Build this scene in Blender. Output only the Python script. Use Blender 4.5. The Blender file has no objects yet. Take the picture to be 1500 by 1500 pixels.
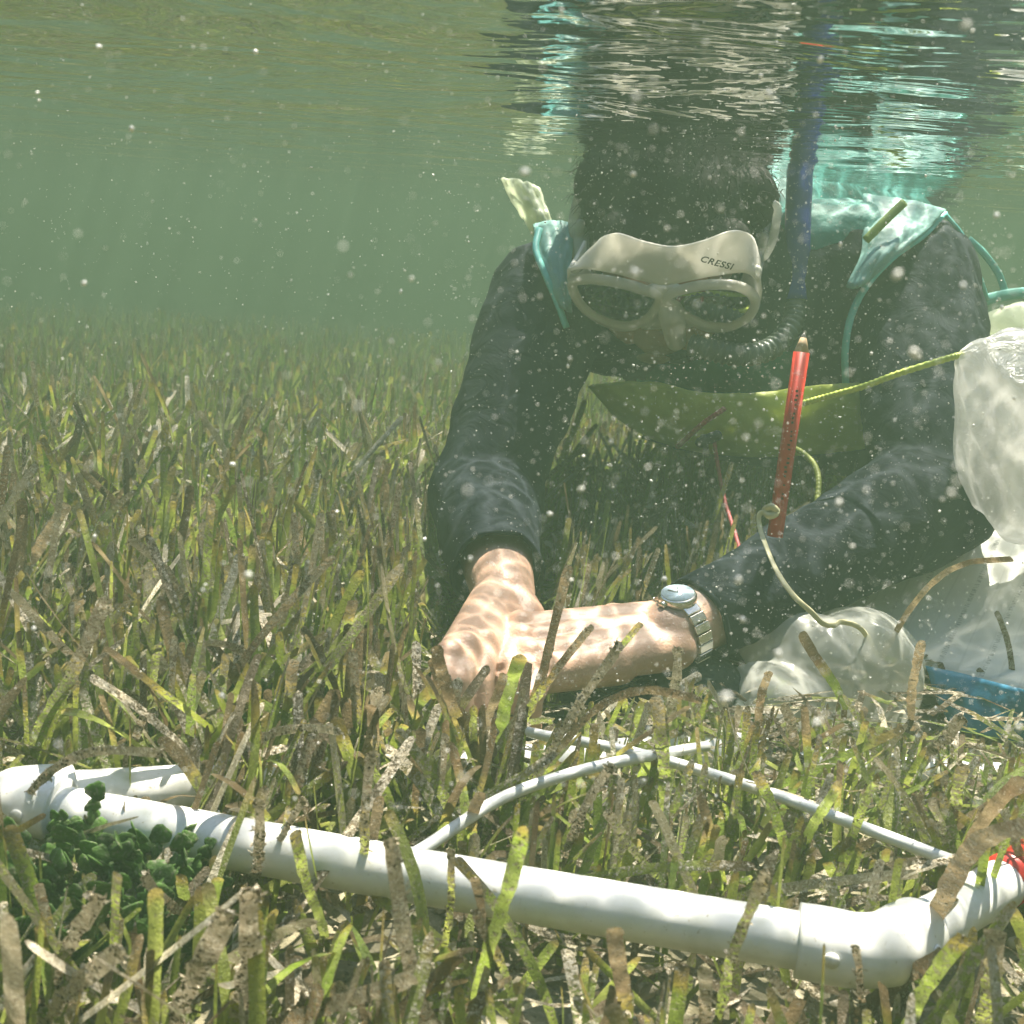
import bpy, bmesh, math, random
import numpy as np
from math import radians, sin, cos, pi
from mathutils import Vector, Matrix, noise as mn
random.seed(7); rng = np.random.default_rng(7)
D = bpy.data; SC = bpy.context.scene; COL = SC.collection

# ------------------------------------------------------------------ camera
CAMZ, PITCH, ROLL = .32, 13.0, 4.0
fwd = Vector((0, cos(radians(PITCH)), -sin(radians(PITCH))))
rt0 = Vector((1, 0, 0)); up0 = rt0.cross(fwd)
RT = rt0*cos(radians(ROLL)) + up0*sin(radians(ROLL))
UP = up0*cos(radians(ROLL)) - rt0*sin(radians(ROLL))
C0 = Vector((0, 0, CAMZ))
cd = D.cameras.new('camera'); cam = D.objects.new('camera', cd); COL.objects.link(cam)
cd.sensor_width = 36; cd.lens = 36*1810/1500; cd.clip_start = .01; cd.clip_end = 200
m3 = Matrix((RT, UP, -fwd)).transposed(); cam.matrix_world = Matrix.Translation(C0) @ m3.to_4x4()
cd.dof.use_dof = True; cd.dof.focus_distance = .86; cd.dof.aperture_fstop = 26
SC.camera = cam
def ray(px, py): return fwd + RT*((px-750)/1810) + UP*((750-py)/1810)
def at(px, py, d, zmin=None):
    p = C0 + ray(px, py)*d
    if zmin is not None and p.z < zmin: p = onz(px, py, zmin)
    return p
def onz(px, py, z):
    v = ray(px, py); return C0 + v*((z-CAMZ)/v.z)
CF = np.array(fwd); CR = np.array(RT); CU = np.array(UP); CC = np.array(C0)
def proj(P):
    v = np.asarray(P)-CC; d = v@CF; return 750+1810*(v@CR)/d, 750-1810*(v@CU)/d, d

# ------------------------------------------------------------------ light
SUN_EL, SUN_AZ = 67.0, 26.0          # azimuth: degrees to the right of straight ahead
sd = Vector((sin(radians(SUN_AZ))*cos(radians(SUN_EL)), cos(radians(SUN_AZ))*cos(radians(SUN_EL)), sin(radians(SUN_EL))))
sl = D.lights.new('sun', 'SUN'); sl.energy = 5.0; sl.angle = radians(.5); sl.color = (1, .93, .79)
so = D.objects.new('sun', sl); so.rotation_euler = sd.to_track_quat('Z', 'Y').to_euler(); COL.objects.link(so)
w = D.worlds.new('World'); SC.world = w; w.use_nodes = True
nt = w.node_tree; bg = nt.nodes['Background']; sk = nt.nodes.new('ShaderNodeTexSky'); sk.sky_type = 'NISHITA'; sk.sun_disc = False
sk.sun_elevation = radians(SUN_EL); sk.sun_rotation = radians(SUN_AZ)
nt.links.new(sk.outputs[0], bg.inputs[0]); bg.inputs[1].default_value = .14
SC.view_settings.view_transform = 'Standard'; SC.view_settings.look = 'None'; SC.view_settings.gamma = 1
SC.view_settings.exposure = 2.98
SC.cycles.use_denoising = True
SC.cycles.max_bounces = 8; SC.cycles.volume_bounces = 1; SC.cycles.transparent_max_bounces = 24
SC.cycles.sample_clamp_indirect = 4; SC.cycles.sample_clamp_direct = 12
SC.cycles.caustics_reflective = False; SC.cycles.caustics_refractive = False

# ------------------------------------------------------------------ helpers
class NT:
    def __init__(s, name):
        s.m = D.materials.new(name); s.m.use_nodes = True; s.t = s.m.node_tree; s.t.nodes.clear()
        s.out = s.t.nodes.new('ShaderNodeOutputMaterial')
    def n(s, typ, **kw):
        nd = s.t.nodes.new('ShaderNode'+typ)
        for k, v in kw.items():
            if k.startswith('i_'):
                key = k[2:].replace('_', ' ')
                try: key = int(key)
                except ValueError: pass
                s.set(nd.inputs[key], v)
            else: setattr(nd, k, v)
        return nd
    def set(s, inp, v):
        if isinstance(v, bpy.types.NodeSocket): s.t.links.new(v, inp)
        elif isinstance(v, (tuple, list)) and inp.type == 'RGBA' and len(v) == 3: inp.default_value = (*v, 1)
        else: inp.default_value = v
    def math(s, op, a, b=0, c=None, clamp=False):
        nd = s.t.nodes.new('ShaderNodeMath'); nd.operation = op; nd.use_clamp = clamp
        s.set(nd.inputs[0], a); s.set(nd.inputs[1], b)
        if c is not None: s.set(nd.inputs[2], c)
        return nd.outputs[0]
    def mix(s, f, a, b):
        nd = s.t.nodes.new('ShaderNodeMix'); nd.data_type = 'RGBA'
        s.set(nd.inputs[0], f); s.set(nd.inputs[6], a); s.set(nd.inputs[7], b); return nd.outputs[2]
    def noise(s, scale, detail=3, vec=None, rough=.55, dist=0):
        nd = s.t.nodes.new('ShaderNodeTexNoise'); nd.inputs['Scale'].default_value = scale
        nd.inputs['Detail'].default_value = detail; nd.inputs['Roughness'].default_value = rough; nd.inputs['Distortion'].default_value = dist
        if vec is not None: s.t.links.new(vec, nd.inputs['Vector'])
        return nd.outputs['Fac']
    def ramp(s, f, lo, hi, smooth=False):
        nd = s.t.nodes.new('ShaderNodeMapRange'); nd.clamp = True
        if smooth: nd.interpolation_type = 'SMOOTHSTEP'
        s.set(nd.inputs[0], f); nd.inputs[1].default_value = lo; nd.inputs[2].default_value = hi; return nd.outputs[0]
    def bump(s, h, dist, strength=1):
        nd = s.t.nodes.new('ShaderNodeBump'); nd.inputs['Distance'].default_value = dist; nd.inputs['Strength'].default_value = strength
        s.t.links.new(h, nd.inputs['Height']); return nd.outputs[0]
    def obj(s): return s.t.nodes.new('ShaderNodeTexCoord').outputs['Object']
    def pos(s): return s.t.nodes.new('ShaderNodeNewGeometry').outputs['Position']
    def done(s, sh): s.t.links.new(sh, s.out.inputs[0]); return s.m
    def bsdf(s, **kw):
        nd = s.t.nodes.new('ShaderNodeBsdfPrincipled')
        for k, v in kw.items(): s.set(nd.inputs[k.replace('_', ' ')], v)
        return nd.outputs[0]
    def mixsh(s, f, a, b):
        nd = s.t.nodes.new('ShaderNodeMixShader'); s.set(nd.inputs[0], f); s.t.links.new(a, nd.inputs[1]); s.t.links.new(b, nd.inputs[2]); return nd.outputs[0]

def simple(name, col, rough=.5, var=.15, vscale=60, bump=0, bscale=300, transl=0, alpha=0, spec=.5, metal=0, silt=0):
    """surface with slight tone variation, optional translucency / see-through share and a dusting of silt"""
    s = NT(name); o = s.obj()
    f = s.noise(vscale, 4, o)
    c = s.mix(s.ramp(f, .3, .7), tuple(x*(1-var) for x in col), tuple(min(1, x*(1+var)) for x in col))
    if silt:
        c = s.mix(s.math('MULTIPLY', s.ramp(s.noise(vscale*4, 5, o), .52, .68), silt), c, (.34, .31, .24))
    kw = {}
    if bump: kw['Normal'] = s.bump(s.noise(bscale, 4, o), bump)
    sh = s.bsdf(Base_Color=c, Roughness=rough, Metallic=metal, Specular_IOR_Level=spec, **kw)
    if transl:
        t = s.n('BsdfTranslucent'); s.set(t.inputs[0], c); sh = s.mixsh(transl, sh, t.outputs[0])
    if alpha:
        t = s.n('BsdfTransparent'); sh = s.mixsh(alpha, sh, t.outputs[0])
    return s.done(sh)

def link(name, me, mat=None, parent=None, smooth=True):
    o = D.objects.new(name, me); COL.objects.link(o)
    if mat is not None and not me.materials: me.materials.append(mat)
    if smooth: me.polygons.foreach_set('use_smooth', [True]*len(me.polygons))
    if parent is not None: o.parent = parent
    return o
def tag(o, label=None, cat=None, group=None, kind=None):
    if label: o['label'] = label
    if cat: o['category'] = cat
    if group: o['group'] = group
    if kind: o['kind'] = kind
    return o
def empty(name, loc, label, cat, group=None):
    o = D.objects.new(name, None); o.empty_display_size = .02; COL.objects.link(o)
    o.location = loc; bpy.context.view_layer.update()
    return tag(o, label, cat, group)
def adopt(o, root):
    """keep the world place of a mesh built in world coordinates while making it a child of root"""
    o.parent = root; o.matrix_parent_inverse = Matrix.Translation(-Vector(root.location)); return o
def recentre(o):
    me = o.data; n = len(me.vertices); a = np.empty(n*3); me.vertices.foreach_get('co', a); a = a.reshape(-1, 3)
    c = a.mean(0); c[2] = a[:, 2].min(); me.vertices.foreach_set('co', (a-c).ravel()); o.location = c; return o
def pyd(name, v, f):
    me = D.meshes.new(name); me.from_pydata([tuple(x) for x in v], [], f); me.update(); return me

def catmull(P, n):
    P = [Vector(p) for p in P]; Q = [P[0]*2-P[1]] + P + [P[-1]*2-P[-2]]; out = []
    for i in range(1, len(Q)-2):
        for k in range(n):
            t = k/n; a, b, c, d = Q[i-1:i+3]
            out.append(.5*((2*b) + (c-a)*t + (2*a-5*b+4*c-d)*t*t + (3*b-a-3*c+d)*t**3))
    out.append(P[-1]); return out
def tube(name, pts, r, mat=None, parent=None, seg=12, n=8, flat=1.0, closed=False, caps=True, flatdir=None, round_ends=False):
    """swept tube through points (optionally flattened), r constant or list per control point"""
    if closed:
        P = [Vector(p) for p in pts]; L = len(P); C = []
        for i in range(L):
            a, b, c, d = P[(i-1) % L], P[i], P[(i+1) % L], P[(i+2) % L]
            for k in range(n):
                t = k/n; C.append(.5*((2*b) + (c-a)*t + (2*a-5*b+4*c-d)*t*t + (3*b-a-3*c+d)*t**3))
        R = [r]*len(C)
    else:
        C = catmull(pts, n) if n > 1 else [Vector(p) for p in pts]
        if isinstance(r, (list, tuple)): R = list(np.interp(np.linspace(0, 1, len(C)), np.linspace(0, 1, len(r)), r))
        else: R = [r]*len(C)
    V = []; F = []; N = len(C); prev = flatdir or Vector((0.13, .2, 1))
    for i, c in enumerate(C):
        a = C[(i-1) % N] if (closed or i > 0) else C[i]; b = C[(i+1) % N] if (closed or i < N-1) else C[i]
        t = (b-a).normalized(); u = (prev - t*prev.dot(t))
        u = u.normalized() if u.length > 1e-6 else t.orthogonal().normalized()
        v = t.cross(u); 
        if flatdir is None: prev = u
        for k in range(seg):
            an = 2*pi*k/seg; V.append(c + u*cos(an)*R[i]*flat + v*sin(an)*R[i])
    for i in range(N if closed else N-1):
        j = (i+1) % N
        for k in range(seg): F.append((i*seg+k, i*seg+(k+1) % seg, j*seg+(k+1) % seg, j*seg+k))
    if not closed and caps: F.append(tuple(range(seg))[::-1]); F.append(tuple(range((N-1)*seg, N*seg)))
    me = pyd(name or 'tmp', V, F)
    return link(name, me, mat, parent) if name else me

# implicit body: tapered capsules and ellipsoids fused by voxel remesh
def cap_geo(V, F, p0, r0, p1, r1, seg=20):
    p0, p1 = Vector(p0), Vector(p1); ax = p1-p0; L = ax.length
    if L < 1e-6: ax = Vector((0, 0, 1))
    t = ax.normalized(); u = t.orthogonal().normalized(); v = t.cross(u); base = len(V); rings = []
    for i in range(7):
        a = -pi/2 + (pi/2)*i/6; rings.append((p0 + t*sin(a)*r0, cos(a)*r0))
    for i in range(7):
        a = (pi/2)*i/6; rings.append((p1 + t*sin(a)*r1, cos(a)*r1))
    for c, r in rings:
        for k in range(seg):
            an = 2*pi*k/seg; V.append(c + (u*cos(an)+v*sin(an))*max(r, 1e-5))
    for i in range(len(rings)-1):
        for k in range(seg): F.append((base+i*seg+k, base+i*seg+(k+1) % seg, base+(i+1)*seg+(k+1) % seg, base+(i+1)*seg+k))
    F.append(tuple(base+k for k in range(seg))[::-1]); F.append(tuple(base+(len(rings)-1)*seg+k for k in range(seg)))
def ell_geo(V, F, c, ax, seg=28):
    """ax = three axis vectors already scaled"""
    base = len(V); n = seg//2
    for i in range(n+1):
        a = -pi/2 + pi*i/n
        for k in range(seg):
            b = 2*pi*k/seg; V.append(Vector(c) + ax[0]*(cos(a)*cos(b)) + ax[1]*(cos(a)*sin(b)) + ax[2]*sin(a))
    for i in range(n):
        for k in range(seg): F.append((base+i*seg+k, base+i*seg+(k+1) % seg, base+(i+1)*seg+(k+1) % seg, base+(i+1)*seg+k))
def fuse(name, prims, voxel, smooth=4, extra=None, disp=None):
    V, F = [], []
    for p in prims:
        if p[0] == 'c': cap_geo(V, F, *p[1:])
        else: ell_geo(V, F, *p[1:])
    me = pyd(name+'_raw', V, F); o = D.objects.new(name+'_raw', me); COL.objects.link(o)
    bm = bmesh.new(); bm.from_mesh(me); bmesh.ops.recalc_face_normals(bm, faces=bm.faces); bm.to_mesh(me); bm.free()
    r = o.modifiers.new('r', 'REMESH'); r.mode = 'VOXEL'; r.voxel_size = voxel
    if smooth: s = o.modifiers.new('s', 'SMOOTH'); s.iterations = smooth; s.factor = .5
    bpy.context.view_layer.update()
    dg = bpy.context.evaluated_depsgraph_get(); m2 = D.meshes.new_from_object(o.evaluated_get(dg)); m2.name = name
    D.objects.remove(o); D.meshes.remove(me)
    if disp:
        n = len(m2.vertices); a = np.empty(n*3); m2.vertices.foreach_get('co', a); a = a.reshape(-1, 3)
        nn = np.empty(n*3); m2.vertices.foreach_get('normal', nn); nn = nn.reshape(-1, 3)
        a += nn*np.array([disp(Vector(p)) for p in a])[:, None]; m2.vertices.foreach_set('co', a.ravel()); m2.update()
    return m2

# ------------------------------------------------------------------ seabed, water surface, water
s = NT('sediment'); p = s.pos()
c = s.mix(s.ramp(s.noise(14, 5, p), .35, .65), (.17, .15, .09), (.34, .31, .21))
c = s.mix(s.ramp(s.noise(160, 4, p), .55, .7), c, (.42, .38, .28))
c = s.mix(s.ramp(s.noise(70, 4, p, dist=1.5), .58, .66), c, (.07, .06, .03))
M_SED = s.done(s.bsdf(Base_Color=c, Roughness=.95, Normal=s.bump(s.noise(120, 6, p), .006)))
def axis(lim, fine, a, n1):
    return np.concatenate([-np.geomspace(fine, lim, n1)[::-1], np.linspace(-fine, fine, a)[1:-1], np.geomspace(fine, lim, n1)])
xs = axis(30, 1.2, 160, 22); ys = axis(30, 1.2, 160, 22)+.8
def bedz(x, y):
    return .011*mn.noise(Vector((x*6, y*6, 1))) + .004*mn.noise(Vector((x*31, y*31, 2))) - .004 - .06*max(0, y-1.4) - .048*math.exp(-((x-.22)/.34)**2-((y-1.0)/.27)**2) + .018*math.exp(-((x-.36)**2+(y-.66)**2)/.012) + .016*math.exp(-((x+.07)**2+(y-.655)**2)/.006)
V = [(x, y, bedz(x, y)) for y in ys for x in xs]; nx = len(xs)
F = [(j*nx+i, j*nx+i+1, (j+1)*nx+i+1, (j+1)*nx+i) for j in range(len(ys)-1) for i in range(nx-1)]
tag(link('seabed', pyd('seabed', V, F), M_SED), kind='structure')

SURF = .405
s = NT('water_surface'); p = s.pos()
def wv(sc, det=2): 
    mp = s.n('Mapping'); s.set(mp.inputs[0], p); mp.inputs['Scale'].default_value = (sc*.8, sc*1.15, 1); mp.inputs['Rotation'].default_value = (0, 0, .35); return mp.outputs[0]
h = s.math('ADD', s.math('MULTIPLY', s.noise(1, 3, wv(8), dist=.8), 1.25), s.math('MULTIPLY', s.noise(1, 2, wv(34)), .17))
nrm = s.bump(h, .0068)
fr = s.n('Fresnel', i_IOR=1.333); s.set(fr.inputs['Normal'], nrm)
# painted caustics: a web of bright filaments put into the colour the surface transmits
def web(scale, warp, off):
    mp = s.n('Mapping'); s.set(mp.inputs[0], p); mp.inputs['Location'].default_value = off; mp.inputs['Scale'].default_value = (1, 1, .0)
    nz = s.n('TexNoise'); s.set(nz.inputs['Vector'], mp.outputs[0]); nz.inputs['Scale'].default_value = scale*.55; nz.inputs['Detail'].default_value = 2
    v1 = s.n('VectorMath', operation='SUBTRACT'); s.set(v1.inputs[0], nz.outputs['Color']); v1.inputs[1].default_value = (.5, .5, .5)
    v2 = s.n('VectorMath', operation='SCALE'); s.set(v2.inputs[0], v1.outputs[0]); v2.inputs['Scale'].default_value = warp
    v3 = s.n('VectorMath', operation='ADD'); s.set(v3.inputs[0], mp.outputs[0]); s.set(v3.inputs[1], v2.outputs[0])
    vo = s.n('TexVoronoi', feature='DISTANCE_TO_EDGE', voronoi_dimensions='2D'); s.set(vo.inputs['Vector'], v3.outputs[0]); vo.inputs['Scale'].default_value = scale
    return s.math('POWER', s.math('SUBTRACT', 1.0, s.ramp(vo.outputs['Distance'], 0, .30)), 2.6)
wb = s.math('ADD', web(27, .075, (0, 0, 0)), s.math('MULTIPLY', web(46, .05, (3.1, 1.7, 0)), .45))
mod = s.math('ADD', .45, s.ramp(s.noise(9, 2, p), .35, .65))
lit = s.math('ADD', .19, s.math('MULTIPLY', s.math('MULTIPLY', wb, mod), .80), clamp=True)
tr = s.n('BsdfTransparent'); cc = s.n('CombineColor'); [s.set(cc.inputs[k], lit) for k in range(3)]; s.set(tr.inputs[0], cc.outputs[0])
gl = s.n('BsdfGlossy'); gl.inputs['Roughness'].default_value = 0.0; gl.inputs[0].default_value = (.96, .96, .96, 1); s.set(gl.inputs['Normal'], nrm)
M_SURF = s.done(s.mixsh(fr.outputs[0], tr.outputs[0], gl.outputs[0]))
def wavez(x, y):
    return SURF + .014*cos((min(max(y, .35), 1.25)-.35)*pi/.9) + .0036*mn.noise(Vector((x*4.2+3, y*5.5, 5))) + .0016*mn.noise(Vector((x*13, y*18, 8)))
xs = axis(14, 1.3, 200, 30); ys = axis(14, 1.3, 200, 30)+1.1
V = [(x, y, wavez(x, y)) for y in ys for x in xs]; nx = len(xs)
F = [(j*nx+i, j*nx+i+1, (j+1)*nx+i+1, (j+1)*nx+i) for j in range(len(ys)-1) for i in range(nx-1)]
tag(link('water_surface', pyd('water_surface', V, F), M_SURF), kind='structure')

hz = D.materials.new('water_haze'); hz.use_nodes = True; t = hz.node_tree; t.nodes.clear()
o_ = t.nodes.new('ShaderNodeOutputMaterial'); pv = t.nodes.new('ShaderNodeVolumePrincipled')
pv.inputs['Color'].default_value = (.118, .182, .124, 1); pv.inputs['Density'].default_value = .47; pv.inputs['Anisotropy'].default_value = .1
t.links.new(pv.outputs[0], o_.inputs['Volume'])
bm = bmesh.new(); bmesh.ops.create_cube(bm, size=1, matrix=Matrix.Translation((0, 2, -.04)) @ Matrix.Diagonal((26, 26, 2.2, 1)))
me = D.meshes.new('haze'); bm.to_mesh(me); bm.free()
tag(link('haze', me, hz, smooth=False), kind='stuff')

# ------------------------------------------------------------------ seagrass
def grass_material(name):
    s = NT(name); at_ = s.n('Attribute', attribute_name='bl', attribute_type='GEOMETRY'); sp = s.n('SeparateColor'); s.set(sp.inputs[0], at_.outputs['Color'])
    T, B, K = sp.outputs[0], sp.outputs[1], sp.outputs[2]; H = at_.outputs['Alpha']; p = s.pos()
    n1 = s.noise(30, 3, p); n2 = s.noise(330, 4, p, rough=.7); n3 = s.noise(900, 2, p)
    g = s.mix(H, (.115, .235, .02), (.47, .52, .07))
    g = s.mix(s.ramp(n1, .35, .7), g, (.27, .35, .04))
    # brown runs down from the tip: B is the share of the blade that has gone brown
    e = s.math('ADD', s.math('SUBTRACT', T, s.math('SUBTRACT', 1.0, B)), s.math('MULTIPLY', s.math('SUBTRACT', n1, .5), .35))
    g = s.mix(s.ramp(e, -.07, .0), g, (.36, .29, .05))
    g = s.mix(s.ramp(e, .0, .12), g, (.15, .098, .048))
    n4 = s.noise(380, 4, p, rough=.8); n5 = s.noise(800, 2, p, rough=.8)
    k = s.ramp(s.math('ADD', n4, s.math('MULTIPLY', s.math('SUBTRACT', s.math('MULTIPLY', K, s.math('ADD', T, .35)), .62), .22)), .49, .57)
    ck = s.mix(s.ramp(n5, .42, .58), (.24, .18, .12), (.92, .86, .70)); ck = s.mix(s.ramp(n2, .42, .56), ck, (.52, .44, .31))
    g = s.mix(s.math('MULTIPLY', k, .9), g, ck)
    g = s.mix(s.ramp(n3, .66, .72), g, (.6, .56, .45))
    g = s.mix(s.math('MULTIPLY', s.ramp(s.noise(33, 3, p), .3, .7), .20), g, (.66, .60, .36))
    bp = s.bump(s.math('ADD', k, s.math('ADD', n4, n2)), .0018)
    pr = s.bsdf(Base_Color=g, Roughness=.36, Specular_IOR_Level=.7, Normal=bp)
    tl = s.n('BsdfTranslucent'); s.set(tl.inputs[0], g); s.set(tl.inputs['Normal'], bp)
    return s.done(s.mixsh(s.math('MULTIPLY', s.math('SUBTRACT', 1.0, s.math('MULTIPLY', k, .7)), .55), pr, tl.outputs[0]))
M_GR = grass_material('seagrass_leaf')

class Blades:
    def __init__(s): s.V = []; s.F = []; s.A = []
    def add(s, pts, width, side, brown, crust, hue, rough=0.0, tipw=.75, n=None, cup=.22):
        n = len(pts)-1; base = len(s.V); ls = [0.0]
        for a_, b_ in zip(pts[:-1], pts[1:]): ls.append(ls[-1]+(b_-a_).length)
        tl_ = min(.45, tipw*width*.55/ls[-1])
        for i, c in enumerate(pts):
            t = ls[i]/ls[-1]; tg = (pts[min(i+1, n)]-pts[max(i-1, 0)]).normalized()
            sd = (side - tg*side.dot(tg)); sd = sd.normalized() if sd.length > 1e-5 else tg.orthogonal().normalized()
            nm = tg.cross(sd); wf = .72+.38*min(1, t*3) if t < .5 else 1.1
            q = (t-(1-tl_))/tl_
            if q > 0: wf *= math.sqrt(max(.0, 1-q*q))*.9+.1
            hw = width*.5*wf
            j = rough*width
            a = hw+random.uniform(-j, j); b = hw+random.uniform(-j, j)
            s.V += [c-sd*a, c+nm*hw*cup+nm*random.uniform(-j, j)*.6, c+sd*b]; s.A += [(t, brown, crust, hue)]*3
            if i: 
                q0 = base+(i-1)*3; q1 = base+i*3
                s.F += [(q0, q0+1, q1+1, q1), (q0+1, q0+2, q1+2, q1+1)]
    def mesh(s, name):
        me = pyd(name, s.V, s.F); ca = me.color_attributes.new('bl', 'FLOAT_COLOR', 'POINT')
        ca.data.foreach_set('color', np.array(s.A, dtype=np.float32).ravel()); return me

def arc(root, az, lean, bend, L, n):
    """blade centre line: starts leaning by `lean`, bends further by `bend`"""
    P = [root.copy()]; d = Vector((cos(az), sin(az), 0)); a = lean
    for i in range(n):
        P.append(P[-1] + (Vector((0, 0, 1))*cos(a)+d*sin(a))*(L/n)); a += bend/n
    return P

# things the nearer blades must not bury: (polyline, half width px, depth)
KEEP = [([(150, 1205), (300, 1235), (700, 1300), (1150, 1390), (1290, 1385), (1380, 1320), (1500, 1240)], 46, .50),
        ([(30, 1165), (250, 1125)], 28, .60),
        ([(690, 900), (740, 880), (690, 1010), (760, 1010), (800, 950), (950, 940)], 72, .84),
        ([(600, 1250), (730, 1170), (900, 1115), (1030, 1095)], 12, .62),
        ([(770, 1075), (960, 1110), (1180, 1180), (1370, 1250)], 14, .60),
        ([(1020, 900), (1200, 850), (1400, 780)], 80, .95),
        ([(1110, 960), (1300, 930), (1520, 930)], 75, .92), ([(1300, 990), (1520, 1030)], 62, .9),
        ([(700, 780), (690, 700), (760, 500)], 85, 1.05), ([(830, 560), (1250, 560)], 100, 1.15)]
def segd(p, a, b):
    a = np.array(a, float); b = np.array(b, float); p = np.array(p); t = np.clip(((p-a)@(b-a))/((b-a)@(b-a)), 0, 1); return np.linalg.norm(p-(a+(b-a)*t))
def blocks(P):
    for q in P:
        x, y, d = proj(q)
        if d < .02: return True
        for pl, hw, dd in KEEP:
            if d < dd+.03:
                for a, b in zip(pl[:-1], pl[1:]):
                    if segd((x, y), a, b) < hw: return True
    return False
def inquad(x, y):
    return (y > .50-.226*(x+.2)-.05) and y < .80 and x > -.12 and x < .50

BODYSEG = [(at(708, 728, 1.15), at(805, 440, 1.28), .07), (at(738, 872, .955), at(708, 728, 1.15), .06), (at(738, 872, .955), at(690, 1040, .82), .055),
           (at(1372, 728, 1.10), at(1335, 415, 1.27), .08), (at(975, 930, .915), at(1372, 728, 1.10), .065), (at(975, 930, .915), at(760, 950, .87), .05), (at(760, 950, .87), at(750, 1060, .83), .04),
           (at(1130, 1000, .95), at(1290, 985, .97), .06), (at(930, 1020, .98), at(1060, 1010, 1.0), .05), (at(1250, 905, 1.04), at(1500, 990, 1.0), .05), (at(1300, 800, 1.12), at(1560, 870, 1.06), .06)]
BA = np.array([a for a, b, r_ in BODYSEG]); BB = np.array([b for a, b, r_ in BODYSEG]); BR = np.array([r_ for a, b, r_ in BODYSEG])
def hits(P):
    for q in P[::2]+[P[-1]]:
        q = np.array(q); t_ = np.clip(((q-BA)*(BB-BA)).sum(1)/((BB-BA)**2).sum(1), 0, 1); dd = np.linalg.norm(q-(BA+(BB-BA)*t_[:, None]), axis=1)
        if (dd < BR).any(): return True
    return False
bl = Blades(); cnt = 0
def field(n, y0, y1, lfac, wfac, hw0=.08):
    global cnt
    for _ in range(n):
        y = math.sqrt(random.uniform(y0*y0, y1*y1)); hw = y*.50+hw0; x = random.uniform(-hw, hw)
        dens = .55+.9*mn.noise(Vector((x*3.1, y*3.1, 7)))
        if random.random() > .62+dens*.45: continue
        L = random.uniform(.05, .145)*lfac*(1+.35*mn.noise(Vector((x*2, y*2, 3))))
        q = inquad(x, y) or (x > .18 and .6 < y < 1.0)
        if q:
            if random.random() < .42: continue
            L *= .62
        if y < .42: L *= .7
        w = random.uniform(.0026, .0058)*wfac
        az = random.gauss(.35, 1.5) if random.random() < .55 else random.uniform(0, 2*pi)
        lean = abs(random.gauss(.15, .5)) if random.random() < .8 else random.uniform(.8, 1.35); bend = random.gauss(.3, .7)
        nseg = 9 if y < 1.1 else 5
        root = Vector((x, y, bedz(x, y)-.003))
        ok = False
        for k in range(4):
            P = arc(root, az, lean, bend, L, nseg)
            if min(p.z for p in P[1:]) < .002: bend = 0; lean *= .7; P = arc(root, az, lean, 0, L, nseg)
            if .6 < y < 1.5 and hits(P):
                L *= .6; continue
            if y < 1.15 and blocks(P[1:]):
                if y < .55 and random.random() < .05: ok = True; break
                L *= .62; continue
            ok = True; break
        if not ok or L < .014: continue
        # add finer rows at the tip so that it rounds off
        tip = P[-1]; pv_ = P[-2]; e_ = min(.9, w*.6/(tip-pv_).length); P = P[:-1] + [pv_.lerp(tip, 1-e_), pv_.lerp(tip, 1-e_*.55), pv_.lerp(tip, 1-e_*.2), tip]
        a2 = random.uniform(0, pi); side = Vector((cos(a2), sin(a2)*.7, 0))
        r = random.random(); brown = random.uniform(.0, .12) if r < .74 else random.uniform(.1, .35) if r < .93 else random.uniform(.5, 1.3)
        bl.add(P, w, side, brown, random.random()**1.5, random.random(), rough=.05 if y < .9 else .02, tipw=random.choice([.6, 1, 1.6, 3, 6])); cnt += 1
field(1700, .28, .62, 1.0, .95, .05)
for _ in range(2300):
    y = math.sqrt(random.uniform(.36**2, 1.35**2)); hw = y*.48+.06; x = random.uniform(-hw, hw)
    if inquad(x, y) and random.random() < .7: continue
    L = random.uniform(.08, .18); az = random.uniform(0, 2*pi); P = None
    for k in range(3):
        Q = arc(Vector((x, y, bedz(x, y)-.003)), az, random.uniform(.25, 1.15), random.gauss(.15, .35), L, 10)
        if min(p.z-bedz(p.x, p.y) for p in Q[1:]) < .002 or hits(Q) or (y < 1.15 and blocks(Q[1:])): L *= .75; az = random.uniform(0, 2*pi); continue
        P = Q; break
    if P is None: continue
    tip = P[-1]; P = P[:-1]+[P[-2].lerp(tip, .5), P[-2].lerp(tip, .8), P[-2].lerp(tip, .95), tip]; a2 = random.uniform(0, pi)
    bl.add(P, random.uniform(.0038, .0062), Vector((cos(a2), sin(a2)*.7, random.uniform(-.5, .5))), random.choice([0, 0, .1, .2, .35, .6, 1.2]), random.random()**1.3*1.5, random.random(), rough=.07, tipw=random.choice([.8, 1.5, 3]))
for _ in range(230):
    x = random.uniform(-.19, .02); y = random.uniform(.52, .70)+.15*max(0, -x-.1); L = random.uniform(.05, .10); az = random.uniform(0, 2*pi)
    P = arc(Vector((x, y, bedz(x, y)-.003)), az, abs(random.gauss(.15, .3)), random.gauss(.3, .5), L, 9)
    if min(p.z for p in P[1:]) < 0 or hits(P) or (blocks(P[1:]) and proj(P[0])[2] > 0 and y < .56): continue
    tip = P[-1]; P = P[:-1]+[P[-2].lerp(tip, .6), P[-2].lerp(tip, .85), tip]; a2 = random.uniform(0, pi)
    bl.add(P, random.uniform(.004, .0065), Vector((cos(a2), sin(a2)*.7, 0)), random.uniform(0, .7), random.random()**1.5, random.random(), rough=.05, tipw=1)
field(5600, .55, 1.05, 1.0, .85)
field(9500, .95, 1.8, .86, .92)
field(9000, 1.7, 3.2, .85, 1.4)
field(5000, 3.0, 5.5, .9, 2.4)
tag(link('seagrass_meadow', bl.mesh('seagrass_meadow'), M_GR), kind='stuff')
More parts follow.
